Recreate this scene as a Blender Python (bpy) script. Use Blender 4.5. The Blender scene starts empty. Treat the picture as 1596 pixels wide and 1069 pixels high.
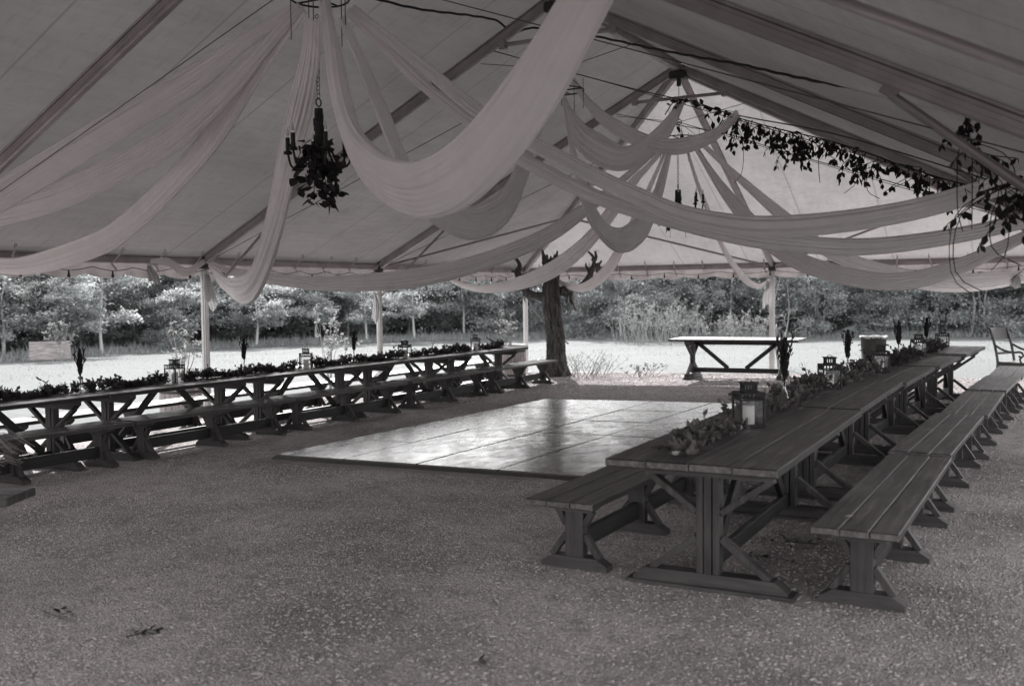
import bpy, bmesh, math, random
import numpy as np
from mathutils import Vector, Matrix
sc = bpy.context.scene
COL = sc.collection
R = math.radians

# ---------------------------------------------------------------- camera
CAM_H, FPX = 1.6514, 1552.0
_y, _p, _r = R(28.789), R(-2.854), R(-0.649)
FW = Vector((-math.sin(_y)*math.cos(_p), math.cos(_y)*math.cos(_p), math.sin(_p)))
_right = Vector((math.cos(_y), math.sin(_y), 0)); _up = _right.cross(FW)
RT = _right*math.cos(_r) + _up*math.sin(_r); UP = _up*math.cos(_r) - _right*math.sin(_r)
cd = bpy.data.cameras.new("camera"); cam = bpy.data.objects.new("camera", cd); COL.objects.link(cam)
m = Matrix((RT, UP, -FW)).transposed().to_4x4(); m.translation = (0, 0, CAM_H); cam.matrix_world = m
cd.sensor_width = 36.0; cd.lens = 36.0*FPX/1596; cd.clip_start = .05; cd.clip_end = 2000
cd.dof.use_dof = True; cd.dof.focus_distance = 10.0; cd.dof.aperture_fstop = 2.1
sc.camera = cam
def at(px, py, d):                       # a point d metres in front of the photograph's viewpoint
    return Vector((0, 0, CAM_H)) + d*(FW + RT*((px-798)/FPX) - UP*((py-534.5)/FPX))

# ---------------------------------------------------------------- light
SUN_EL, SUN_AZ = 29.0, -34.0
w = bpy.data.worlds.new("World"); sc.world = w; w.use_nodes = True
nt = w.node_tree; bg = nt.nodes["Background"]
sky = nt.nodes.new("ShaderNodeTexSky"); sky.sky_type = 'NISHITA'; sky.sun_disc = False
sky.sun_elevation = R(SUN_EL); sky.sun_rotation = R(SUN_AZ % 360)
hs = nt.nodes.new("ShaderNodeHueSaturation"); hs.inputs["Saturation"].default_value = .03
nt.links.new(sky.outputs[0], hs.inputs["Color"]); nt.links.new(hs.outputs[0], bg.inputs[0]); bg.inputs[1].default_value = .15
sd = bpy.data.lights.new("sun", 'SUN'); sd.energy = 3.4; sd.angle = R(.53); sd.color = (1, .985, .97)
so = bpy.data.objects.new("sun", sd); COL.objects.link(so)
sv = Vector((math.sin(R(SUN_AZ))*math.cos(R(SUN_EL)), math.cos(R(SUN_AZ))*math.cos(R(SUN_EL)), math.sin(R(SUN_EL))))
so.rotation_euler = sv.to_track_quat('Z', 'Y').to_euler()
sc.view_settings.view_transform = 'Standard'; sc.view_settings.look = 'None'
sc.view_settings.gamma = 1; sc.view_settings.exposure = 1.8
sc.render.engine = 'CYCLES'
sc.cycles.max_bounces = 10; sc.cycles.diffuse_bounces = 6; sc.cycles.transmission_bounces = 8; sc.cycles.transparent_max_bounces = 12
sc.cycles.sample_clamp_indirect = 1.5; sc.cycles.use_denoising = True

# ---------------------------------------------------------------- helpers
def tag(o, label=None, cat=None, group=None, kind=None):
    if label: o['label'] = label
    if cat: o['category'] = cat
    if group: o['group'] = group
    if kind: o['kind'] = kind
    return o
def empty(name, loc=(0, 0, 0), rz=0.0, label=None, cat=None, group=None):
    o = bpy.data.objects.new(name, None); COL.objects.link(o); o.location = loc; o.rotation_euler = (0, 0, rz)
    o.empty_display_size = .1
    return tag(o, label, cat, group)
def copy_tree(o, parent=None):
    c = o.copy(); COL.objects.link(c)
    if parent: c.parent = parent
    for ch in list(o.children): copy_tree(ch, c)
    return c
class MB:
    """collects geometry; build() links it as one mesh object"""
    def __init__(s): s.v = []; s.f = []; s.col = None; s.mi = []
    def add(s, vs, fs, mi=0):
        b = len(s.v); s.v += [tuple(x) for x in vs]; s.f += [tuple(i+b for i in f) for f in fs]; s.mi += [mi]*len(fs); return s
    def box(s, x0, x1, y0, y1, z0, z1, bev=.004, edge=0):
        bx = min(bev, .3*min(x1-x0, y1-y0, z1-z0))
        return s._bbox(Matrix.Translation(((x0+x1)/2, (y0+y1)/2, (z0+z1)/2)), (x1-x0)/2, (y1-y0)/2, (z1-z0)/2, bx, edge)
    def _bbox(s, M, a, b, c, bv, edge=0):
        # chamfered box: 24 verts
        vs = []; idx = {}
        for sx in (-1, 1):
            for sy in (-1, 1):
                for sz in (-1, 1):
                    for ax in range(3):
                        p = [sx*(a-bv), sy*(b-bv), sz*(c-bv)]
                        p[ax] = (sx*a, sy*b, sz*c)[ax]
                        idx[(sx, sy, sz, ax)] = len(vs); vs.append(M @ Vector(p))
        fs = []
        for ax in range(3):
            o1, o2 = [(1, 2), (2, 0), (0, 1)][ax]
            for sg in (-1, 1):
                q = []
                for u, v in ((-1, -1), (1, -1), (1, 1), (-1, 1)):
                    k = [0, 0, 0]; k[ax] = sg; k[o1] = u; k[o2] = v; q.append(idx[(k[0], k[1], k[2], ax)])
                fs.append(q if sg > 0 else q[::-1])
            for u in (-1, 1):
                for v in (-1, 1):
                    ka = [0, 0, 0]; kb = [0, 0, 0]; ka[ax] = -1; kb[ax] = 1
                    for k in (ka, kb): k[o1] = u; k[o2] = v
                    q = [idx[(*ka, o1)], idx[(*kb, o1)], idx[(*kb, o2)], idx[(*ka, o2)]]
                    fs.append(q if u*v > 0 else q[::-1])
        for sx in (-1, 1):
            for sy in (-1, 1):
                for sz in (-1, 1):
                    q = [idx[(sx, sy, sz, 0)], idx[(sx, sy, sz, 1)], idx[(sx, sy, sz, 2)]]
                    fs.append(q if sx*sy*sz > 0 else q[::-1])
        s.add(vs, fs)
        if edge: s.mi[-20:] = [edge]*20
        return s
    def beam(s, p0, p1, wd, th, side=(1, 0, 0), bev=.004):
        """bar from p0 to p1; wd along side, th across"""
        p0, p1 = Vector(p0), Vector(p1); z = (p1-p0); L = z.length; z.normalize()
        x = Vector(side); x = (x - z*x.dot(z)); x.normalize(); y = z.cross(x)
        M = Matrix((x, y, z)).transposed().to_4x4(); M.translation = (p0+p1)/2
        return s._bbox(M, wd/2, th/2, L/2, min(bev, .3*min(wd, th)))
    def tube(s, pts, rad, n=8, cap=True):
        pts = [Vector(p) for p in pts]; N = len(pts)
        if not hasattr(rad, '__len__'): rad = [rad]*N
        b = len(s.v); ref = None; vs = []; fs = []
        for i, p in enumerate(pts):
            t = (pts[min(i+1, N-1)] - pts[max(i-1, 0)]).normalized()
            if ref is None:
                ref = Vector((0, 0, 1)) if abs(t.z) < .9 else Vector((1, 0, 0))
            u = (ref - t*ref.dot(t)).normalized(); ref = u; v = t.cross(u)
            for k in range(n):
                a = 2*math.pi*k/n; vs.append(p + (u*math.cos(a) + v*math.sin(a))*rad[i])
        for i in range(N-1):
            for k in range(n):
                k2 = (k+1) % n; fs.append((i*n+k, i*n+k2, (i+1)*n+k2, (i+1)*n+k))
        if cap: fs.append(tuple(range(n-1, -1, -1))); fs.append(tuple((N-1)*n+k for k in range(n)))
        return s.add(vs, fs)
    def lathe(s, prof, n=24, M=None):
        vs = []; fs = []; M = M or Matrix()
        for r, z in prof:
            for k in range(n):
                a = 2*math.pi*k/n; vs.append(M @ Vector((r*math.cos(a), r*math.sin(a), z)))
        for i in range(len(prof)-1):
            for k in range(n):
                k2 = (k+1) % n; fs.append((i*n+k, i*n+k2, (i+1)*n+k2, (i+1)*n+k))
        return s.add(vs, fs)
    def ring(s, c, rad, r, n=40, k=8, axis=None):
        c = Vector(c); ax = Vector(axis or (0, 0, 1)).normalized()
        u = ax.orthogonal().normalized(); v = ax.cross(u); vs = []; fs = []
        for i in range(n):
            a = 2*math.pi*i/n; d = u*math.cos(a)+v*math.sin(a)
            for j in range(k):
                b = 2*math.pi*j/k; vs.append(c + d*(rad+r*math.cos(b)) + ax*r*math.sin(b))
        for i in range(n):
            for j in range(k):
                i2 = (i+1) % n; j2 = (j+1) % k; fs.append((i*k+j, i2*k+j, i2*k+j2, i*k+j2))
        return s.add(vs, fs)
    def leaf(s, p, d, nrm, L, W, mi=0):
        """one folded pointed leaf from p along d"""
        d = d.normalized(); sd_ = d.cross(nrm)
        if sd_.length < 1e-4: sd_ = d.orthogonal()
        sd_.normalize(); n = sd_.cross(d)
        a = p; b = p + d*L*.45 + sd_*W*.5 + n*W*.12; c = p + d*L; e = p + d*L*.45 - sd_*W*.5 + n*W*.12; mm = p + d*L*.5
        q = p+d*L*.78+sd_*W*.3+n*W*.05; r_ = p+d*L*.78-sd_*W*.3+n*W*.05
        return s.add([a, b, q, c, r_, e, mm], [(0, 1, 2, 6), (6, 2, 3), (0, 6, 4, 5), (6, 3, 4)], mi)
    def build(s, name, mat, parent=None, smooth=False, loc=None):
        me = bpy.data.meshes.new(name); me.from_pydata(s.v, [], s.f)
        for m_ in (mat if isinstance(mat, (list, tuple)) else [mat]): me.materials.append(m_)
        if isinstance(mat, (list, tuple)): me.polygons.foreach_set("material_index", s.mi)
        if smooth: me.polygons.foreach_set("use_smooth", [True]*len(me.polygons))
        me.update()
        o = bpy.data.objects.new(name, me); COL.objects.link(o)
        if parent: o.parent = parent
        if loc: o.location = loc
        return o
def np_mesh(name, V, F, mat, parent=None, vcol=None, smooth=False):
    """fast mesh from arrays; F (n,k); vcol per face value in attribute 'var'"""
    me = bpy.data.meshes.new(name); n, k = F.shape
    me.vertices.add(len(V)); me.vertices.foreach_set("co", V.astype(np.float32).ravel())
    me.loops.add(n*k); me.loops.foreach_set("vertex_index", F.astype(np.int32).ravel())
    me.polygons.add(n); me.polygons.foreach_set("loop_start", np.arange(0, n*k, k, dtype=np.int32))
    if smooth: me.polygons.foreach_set("use_smooth", np.ones(n, bool))
    me.materials.append(mat); me.update(calc_edges=True); me.validate()
    if vcol is not None:
        a = me.attributes.new("var", 'FLOAT', 'FACE'); a.data.foreach_set("value", vcol.astype(np.float32))
    o = bpy.data.objects.new(name, me); COL.objects.link(o)
    if parent: o.parent = parent
    return o
def crom(pts, n):
    """Catmull-Rom through points, n samples, roughly even by length"""
    P = [Vector(p) for p in pts]; P = [2*P[0]-P[1]] + P + [2*P[-1]-P[-2]]; out = []
    for i in range(1, len(P)-2):
        for k in range(24):
            t = k/24; a, b, c, d = P[i-1], P[i], P[i+1], P[i+2]
            out.append(.5*((2*b) + (c-a)*t + (2*a-5*b+4*c-d)*t*t + (3*b-a-3*c+d)*t**3))
    out.append(P[-2]); L = [0]
    for i in range(1, len(out)): L.append(L[-1] + (out[i]-out[i-1]).length)
    res = []; j = 0
    for k in range(n):
        s_ = L[-1]*k/(n-1)
        while j < len(L)-2 and L[j+1] < s_: j += 1
        f = (s_-L[j])/max(1e-9, L[j+1]-L[j]); res.append(out[j].lerp(out[j+1], min(1, max(0, f))))
    return res

# ---------------------------------------------------------------- materials
class N:
    def __init__(s, name):
        s.m = bpy.data.materials.new(name); s.m.use_nodes = True; s.t = s.m.node_tree
        s.b = s.t.nodes["Principled BSDF"]; s.out = s.t.nodes["Material Output"]
    def n(s, typ, **k):
        x = s.t.nodes.new(typ)
        for a, v in k.items():
            if a.startswith('i_'): x.inputs[a[2:].replace('_', ' ')].default_value = v
            else: setattr(x, a, v)
        return x
    def l(s, a, b): s.t.links.new(a, b)
    def co(s, scale=(1, 1, 1), src='Object', rot=(0, 0, 0)):
        c = s.n('ShaderNodeTexCoord'); mp = s.n('ShaderNodeMapping'); mp.inputs['Scale'].default_value = scale; mp.inputs['Rotation'].default_value = rot
        s.l(c.outputs[src], mp.inputs[0]); return mp.outputs[0]
    def pos(s, scale=(1, 1, 1)):
        g = s.n('ShaderNodeNewGeometry'); mp = s.n('ShaderNodeMapping'); mp.inputs['Scale'].default_value = scale
        s.l(g.outputs['Position'], mp.inputs[0]); return mp.outputs[0]
    def noise(s, vec, scale, det=4, rough=.55):
        x = s.n('ShaderNodeTexNoise'); x.inputs['Scale'].default_value = scale; x.inputs['Detail'].default_value = det; x.inputs['Roughness'].default_value = rough
        if vec: s.l(vec, x.inputs['Vector'])
        return x.outputs['Fac']
    def ramp(s, fac, stops):
        x = s.n('ShaderNodeValToRGB'); e = x.color_ramp.elements
        while len(e) < len(stops): e.new(.5)
        for el, (p, c) in zip(e, stops):
            el.position = p; el.color = (*(c if hasattr(c, '__len__') else (c, c, c)), 1)
        s.l(fac, x.inputs[0]); return x.outputs[0]
    def mix(s, fac, a, b, mode='MIX'):
        x = s.n('ShaderNodeMix', data_type='RGBA', blend_type=mode)
        for i, v in ((0, fac), (6, a), (7, b)):
            if hasattr(v, 'is_output'): s.l(v, x.inputs[i])
            else: x.inputs[i].default_value = v if not hasattr(v, '__len__') else (*v, 1)[:4]
        return x.outputs[2]
    def bump(s, h, st=.3, dist=.01):
        x = s.n('ShaderNodeBump'); x.inputs['Strength'].default_value = st; x.inputs['Distance'].default_value = dist
        s.l(h, x.inputs['Height']); s.l(x.outputs[0], s.b.inputs['Normal']); return x.outputs[0]
    def set(s, **k):
        for a, v in k.items():
            i = s.b.inputs[a.replace('_', ' ')]
            if hasattr(v, 'is_output'): s.l(v, i)
            else: i.default_value = (*v, 1) if hasattr(v, '__len__') else v
        return s.m
WARM = (1.0, .905, .905)
def wt(v, t=WARM): return (v*t[0], v*t[1], v*t[2])
COOL = (.965, 1.0, 1.005)

def simple(name, v, rough=.6, tint=WARM, metal=0.0, nscale=8, namt=.25):
    a = N(name); f = a.noise(a.co(), nscale, 5)
    a.set(Base_Color=a.ramp(f, [(.25, wt(v*(1-namt), tint)), (.75, wt(v*(1+namt), tint))]), Roughness=rough, Metallic=metal)
    a.bump(f, .15, .004); return a.m
def wood(name, v, axis='Y', rough=.5, worn=.5):
    a = N(name); sc_ = {'Y': (14, .9, 14), 'X': (.9, 14, 14), 'Z': (14, 14, .9)}[axis]
    oi = a.n('ShaderNodeObjectInfo'); ve = a.n('ShaderNodeVectorMath', operation='ADD')
    a.l(a.co(sc_), ve.inputs[0]); mu = a.n('ShaderNodeMath', operation='MULTIPLY', i_Value=0.0); mu.inputs[1].default_value = 37.0
    a.l(oi.outputs['Random'], mu.inputs[0]); a.l(mu.outputs[0], ve.inputs[1])
    g = a.noise(ve.outputs[0], 2.2, 7, .65); big = a.noise(a.pos(), 2.3, 4); sp = a.noise(a.pos(), 38, 3)
    c = a.ramp(g, [(.28, wt(v*.4)), (.5, wt(v)), (.72, wt(v*2.1))])
    c = a.mix(a.ramp(big, [(.45, 0), (.75, worn)]), c, wt(v*2.4))
    c = a.mix(a.ramp(sp, [(.68, 0), (.78, .5)]), c, wt(v*2.6))
    a.set(Base_Color=c, Roughness=a.ramp(big, [(.3, rough-.08), (.7, rough+.15)]), Specular_IOR_Level=.45)
    a.bump(g, .35, .004); return a.m
M = {}
M['wood'] = wood('stained_wood', .011, 'Y', .56)
M['bench_wood'] = wood('bench_seat_wood', .03, 'Y', .38)
M['wood_edge'] = wood('pale_board_edge', .085, 'Y', .55)  # board chamfers paler than the board faces
M['wood_leg'] = wood('stained_leg_wood', .034, 'Z', .6, .7)
M['wood_x'] = wood('stained_cross_wood', .038, 'X', .6, .7)
M['barrel'] = wood('barrel_wood', .30, 'Z', .75, .3)
M['board'] = wood('weathered_board', .26, 'X', .75, .3)
M['alu'] = simple('tent_aluminium', .30, .42, WARM, .55, 3, .12)
M['alu_dark'] = simple('tent_beam_aluminium', .36, .45, WARM, .4, 4, .2)
M['post'] = simple('white_post', .62, .5, (1, .98, .98), 0, 4, .1)  # posts whiter than the other tent aluminium
M['black_iron'] = simple('black_iron', .012, .55, WARM, .2, 20, .3)
M['bracket'] = simple('steel_bracket', .06, .5, WARM, .5)
M['cord'] = simple('dark_cord', .03, .8)
M['wire'] = simple('steel_wire', .08, .5, WARM, .5)
M['candle'] = simple('ivory_candle', .62, .55, (1, .96, .95), 0, 5, .05)
M['bark'] = simple('grey_bark', .22, .9, (1, .98, .98), 0, 14, .5)
M['pale_trunk'] = simple('pale_trunk_bark', .5, .8, (1, 1, 1), 0, 9, .3)
M['twig'] = simple('pale_twig', .28, .85, (1, 1, 1), 0, 20, .3)
M['plastic'] = simple('dark_bin_plastic', .012, .6, WARM, 0, 6, .2)
M['liner'] = simple('pale_bin_liner', .32, .5, (1, 1, 1), 0, 30, .1)
M['chairwood'] = simple('dark_chair_wood', .05, .45)
M['flower'] = simple('white_petal', .55, .7, (1, .97, .96))
M['soil'] = simple('planter_soil', .05, .95)
M['socket'] = simple('black_socket', .02, .5)
M['plume'] = simple('dried_plume', .022, .9, WARM, 0, 60, .6)

def glass(name, tint=1.0, mixv=.82):
    a = N(name); gl = a.n('ShaderNodeBsdfGlossy', i_Roughness=.05); tr = a.n('ShaderNodeBsdfTransparent'); tr.inputs[0].default_value = (tint, tint, tint, 1)
    lw = a.n('ShaderNodeLayerWeight', i_Blend=.22); mr = a.n('ShaderNodeMapRange'); mr.inputs[3].default_value = 1-mixv; mr.inputs[4].default_value = .45
    a.l(lw.outputs['Facing'], mr.inputs[0]); mx = a.n('ShaderNodeMixShader'); a.l(mr.outputs[0], mx.inputs[0]); a.l(tr.outputs[0], mx.inputs[1]); a.l(gl.outputs[0], mx.inputs[2])
    a.l(mx.outputs[0], a.out.inputs[0]); return a.m
M['glass'] = glass('clear_glass', .93, .9)
M['bulb'] = glass('bulb_glass', .85, .6)

def fabric(name, v, trans, transp=0.0, tint=WARM, dirt=True, ttint=None, seam=None):
    a = N(name)
    if dirt:
        p = a.pos((1.4, .5, 1.4)); f = a.noise(p, 1.3, 8, .62); f2 = a.noise(a.pos((6, .8, 6)), 2.2, 6, .7); f3 = a.noise(a.pos(), .35, 3)
        c = a.mix(.5, a.ramp(f, [(.3, wt(v*.72, tint)), (.62, wt(v, tint))]), a.ramp(f2, [(.3, wt(v*.75, tint)), (.6, wt(v, tint))]))
        c = a.mix(a.ramp(f3, [(.35, .45), (.65, 0)]), c, wt(v*.5, tint)); f4 = a.noise(a.pos((2.5, 9, 2.5)), 1.6, 7, .75); c = a.mix(a.ramp(f4, [(.52, 0), (.72, .4)]), c, wt(v*.42, tint))
        if seam:
            g = a.n('ShaderNodeNewGeometry'); sx = a.n('ShaderNodeSeparateXYZ'); a.l(g.outputs['Position'], sx.inputs[0]); pp = a.n('ShaderNodeMath', operation='PINGPONG'); pp.inputs[1].default_value = .685; a.l(sx.outputs[seam], pp.inputs[0])
            c = a.mix(a.ramp(pp.outputs[0], [(.010, .55), (.016, 0)]), c, wt(v*.45, tint))
        hgt = a.noise(a.pos((.9, .25, .9)), 3.0, 5)
    else:
        f = a.noise(a.co((1, 1, 1)), 5, 4); c = a.ramp(f, [(.3, wt(v*.93, tint)), (.7, wt(v, tint))]); hgt = a.noise(a.co(), 14, 5)
    nb = a.n('ShaderNodeBump', i_Strength=.25, i_Distance=.02); a.l(hgt, nb.inputs['Height'])
    df = a.n('ShaderNodeBsdfDiffuse'); a.l(c, df.inputs[0]); a.l(nb.outputs[0], df.inputs['Normal'])
    tl = a.n('ShaderNodeBsdfTranslucent'); a.l(nb.outputs[0], tl.inputs['Normal'])
    tc = a.mix(1.0, c, wt(1.0, ttint or (1, 1, 1)), 'MULTIPLY'); a.l(tc, tl.inputs[0])
    mx = a.n('ShaderNodeMixShader'); mx.inputs[0].default_value = trans; a.l(df.outputs[0], mx.inputs[1]); a.l(tl.outputs[0], mx.inputs[2]); last = mx
    if transp:
        tp = a.n('ShaderNodeBsdfTransparent'); m2 = a.n('ShaderNodeMixShader'); m2.inputs[0].default_value = transp
        a.l(mx.outputs[0], m2.inputs[1]); a.l(tp.outputs[0], m2.inputs[2]); last = m2
    a.l(last.outputs[0], a.out.inputs[0]); return a.m
M['canvas'] = fabric('tent_canvas', .35, .08, 0.0, (1, .94, .935), seam='Y'); M['canvas_hip_bright'] = fabric('brightened_hip_canvas', .52, .14, 0.0, (1, .955, .95), seam='X')  # hip ends share the canvas; their brighter light is put into the colour
M['valance'] = fabric('valance_canvas', .5, .12)
M['sheer'] = fabric('sheer_drape', .94, .25, .05, (1, .965, .965), False)
M['sheer_thin'] = fabric('thin_sheer_drape', .84, .34, .22, (1, .96, .96), False)

def leafmat(name, lo, hi, trans=.4, tint=(1, 1, 1), attr=True, rough=.6):
    a = N(name)
    if attr:
        at_ = a.n('ShaderNodeAttribute', attribute_name='var'); f = at_.outputs['Fac']
    else:
        f = a.noise(a.co(), 9, 2)
    c = a.ramp(f, [(.1, wt(lo, tint)), (.9, wt(hi, tint))])
    a.set(Base_Color=c, Roughness=rough, Specular_IOR_Level=.3)
    tl = a.n('ShaderNodeBsdfTranslucent'); a.l(c, tl.inputs[0]); mx = a.n('ShaderNodeMixShader'); mx.inputs[0].default_value = trans
    a.l(a.b.outputs[0], mx.inputs[1]); a.l(tl.outputs[0], mx.inputs[2]); a.l(mx.outputs[0], a.out.inputs[0]); return a.m
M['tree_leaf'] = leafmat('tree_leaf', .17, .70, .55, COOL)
M['tree_leaf_shaded'] = leafmat('shaded_tree_leaf', .11, .36, .45, COOL)  # same leaves darkened: the shade between the trees is put into the colour
M['garland'] = leafmat('garland_leaf', .015, .09, .25, WARM, False)
M['vine'] = leafmat('vine_leaf', .012, .04, .2, WARM, False)
M['plant_leaf'] = leafmat('plant_leaf', .14, .4, .45, (1, 1, 1), False)
M['short_grass'] = leafmat('short_grass_blade', .2, .34, .4, COOL)
M['vine_pale'] = leafmat('scrub_leaf', .06, .2, .35, (1, 1, 1), False)
M['garland_pale'] = leafmat('pale_garland_leaf', .04, .20, .25, WARM, False)
M['grass_blade'] = leafmat('grass_blade', .3, .55, .5, COOL)

# ground materials
a = N('field_grass'); f = a.noise(a.pos(), .25, 6); f2 = a.noise(a.pos((1, 1, 1)), 9, 6, .7); f3 = a.noise(a.pos(), 2.0, 5)
c = a.mix(.5, a.ramp(f, [(.3, wt(.135, COOL)), (.7, wt(.175, COOL))]), a.ramp(f2, [(.3, wt(.10, COOL)), (.7, wt(.21, COOL))]))
c = a.mix(a.ramp(f3, [(.55, 0), (.75, .35)]), c, wt(.14, COOL)); a.set(Base_Color=c, Roughness=.95, Specular_IOR_Level=.1); a.bump(f2, .6, .03); M['field'] = a.m
a = N('pea_gravel'); v1 = a.n('ShaderNodeTexVoronoi', i_Scale=100.0, feature='F1'); a.l(a.pos(), v1.inputs['Vector'])
v2 = a.n('ShaderNodeTexVoronoi', i_Scale=58.0, feature='F1'); a.l(a.pos(), v2.inputs['Vector'])
sep = a.n('ShaderNodeSeparateColor'); a.l(v1.outputs['Color'], sep.inputs[0]); sep2 = a.n('ShaderNodeSeparateColor'); a.l(v2.outputs['Color'], sep2.inputs[0])
c1 = a.ramp(sep.outputs[0], [(0, wt(.25)), (.45, wt(.46)), (.8, wt(.60)), (1, wt(.76))]); c2 = a.ramp(sep2.outputs[1], [(0, wt(.25)), (.6, wt(.48)), (1, wt(.68))])
c = a.mix(.4, c1, c2); big = a.noise(a.pos(), .55, 5, .6); c = a.mix(a.ramp(big, [(.40, .7), (.6, 0)]), c, wt(.15))
dd = a.noise(a.pos(), 7, 4, .6); c = a.mix(a.ramp(dd, [(.3, .5), (.5, 0)]), c, wt(.13))
a.set(Base_Color=c, Roughness=.92, Specular_IOR_Level=.2)
hm = a.n('ShaderNodeMath', operation='ADD'); a.l(v1.outputs['Distance'], hm.inputs[0]); a.l(v2.outputs['Distance'], hm.inputs[1])
inv = a.n('ShaderNodeMath', operation='MULTIPLY'); inv.inputs[1].default_value = -1; a.l(hm.outputs[0], inv.inputs[0]); a.bump(inv.outputs[0], .9, .012); M['gravel'] = a.m
a = N('gravel_chip'); at_ = a.n('ShaderNodeAttribute', attribute_name='var')
a.set(Base_Color=a.ramp(at_.outputs['Fac'], [(0, wt(.2)), (.45, wt(.42)), (.8, wt(.50)), (1, wt(.56))]), Roughness=.85); M['chip'] = a.m
a = N('dance_floor_vinyl'); f = a.noise(a.co((1, 1, 1)), 2.2, 6, .6); f2 = a.noise(a.co((1.6, 1, 1)), 3, 6, .6); oi = a.n('ShaderNodeObjectInfo')
c = a.ramp(f, [(.3, wt(.10)), (.7, wt(.155))]); c = a.mix(a.ramp(f2, [(.35, .5), (.6, 0)]), c, wt(.08)); c = a.mix(.3, c, a.ramp(oi.outputs['Random'], [(0, wt(.07)), (1, wt(.22))]))
a.set(Base_Color=c, Roughness=a.ramp(f2, [(.3, .34), (.7, .18)]), Specular_IOR_Level=.10)
ba = a.n('ShaderNodeMath', operation='ADD'); a.l(a.noise(a.pos((1, 1, 1)), 2.5, 3), ba.inputs[0]); bb = a.n('ShaderNodeMath', operation='MULTIPLY'); bb.inputs[1].default_value = .09; a.l(a.noise(a.co((4, 22, 1)), 2.4, 5, .6), bb.inputs[0]); a.l(bb.outputs[0], ba.inputs[1]); a.bump(ba.outputs[0], .085, .02); M['floor'] = a.m
M['floor_edge'] = simple('floor_edge_trim', .06, .5, WARM, .3)
M['scrap'] = fabric('white_tie_cloth', .6, .10, 0, (1, .99, .99), False)

# ---------------------------------------------------------------- ground
def sm(t): t = min(1, max(0, t)); return t*t*(3-2*t)
def gz(x, y):
    z = -.135*min(1, max(0, (-x-4.0)/6.5))
    d = math.hypot(x*.48 - y*.0, 0)
    r = math.hypot(x, y-2)
    return z - .42*sm((r-19)/30)
def grid(name, x0, x1, y0, y1, nx, ny, zf, mat):
    xs = np.linspace(x0, x1, nx+1); ys = np.linspace(y0, y1, ny+1); V = np.array([(x, y, zf(x, y)) for y in ys for x in xs])
    i = np.arange(nx*ny); r_, c_ = i//nx, i % nx; a_ = r_*(nx+1)+c_
    return np_mesh(name, V, np.stack([a_, a_+1, a_+nx+2, a_+nx+1], 1), mat, smooth=True)
o = grid('field', -160, 120, -80, 200, 112, 112, lambda x, y: gz(x, y)-.012, M['field']); tag(o, kind='structure')
def gr(x, y):
    k = sm((-.5-y)/2); e = max(-11.9-9*k-x, x-2.5-12*k, y-20.1-.35*math.sin(x*1.3)-.2*math.sin(x*3.1), -27-y)
    return gz(x, y) - .06*sm((e+.15)/.5)
o = grid('gravel_ground', -22.6, 16.4, -28, 21, 156, 196, gr, M['gravel']); tag(o, kind='structure')  # pale gravel behind the camera is unseen, added to bounce light forward
rng = np.random.default_rng(5)
def chips(n):
    y = 2.2 + (rng.random(n)**1.9)*13; x = rng.uniform(-10.5, 1.3, n)
    far = rng.random(n) < .22; y = np.where(far, rng.uniform(14, 20, n), y)
    keep = (x < .6+.06*y) & (x > -1.15*y-1.6) & ~((x > -7.45) & (x < -3.6) & (y > 7.7) & (y < 14.1)); x, y = x[keep], y[keep]; n = len(x)
    s_ = np.minimum(rng.gamma(3, .0005, n), .004)+.0015; s_ *= 1+.9*(y > 13.5); z = np.array([gz(p, q) for p, q in zip(x, y)])
    base = np.array([(i, j, k) for i in (-1, 1) for j in (-1, 1) for k in (-1, 1)], float)
    th = rng.uniform(0, 6.28, n); el = rng.uniform(.6, 2.8, n)
    B = np.repeat(base[None], n, 0) * (1+rng.uniform(-.35, .35, (n, 8, 3)))
    B[:, :, 0] *= el[:, None]; B[:, :, 2] *= .55; B *= s_[:, None, None]
    c_, s2 = np.cos(th)[:, None], np.sin(th)[:, None]
    V = np.stack([B[:, :, 0]*c_-B[:, :, 1]*s2+x[:, None], B[:, :, 0]*s2+B[:, :, 1]*c_+y[:, None], B[:, :, 2]+z[:, None]+s_[:, None]*.3], 2).reshape(-1, 3)
    q = np.array([(0, 1, 3, 2), (4, 6, 7, 5), (0, 4, 5, 1), (2, 3, 7, 6), (1, 5, 7, 3)])
    F = (q[None]+8*np.arange(n)[:, None, None]).reshape(-1, 4)
    return V, F, np.repeat(rng.beta(2, 2.4, n), 5)
V, F, vc = chips(230000); o = np_mesh('gravel_stones', V, F, M['chip'], None, vc); tag(o, kind='stuff')

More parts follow.
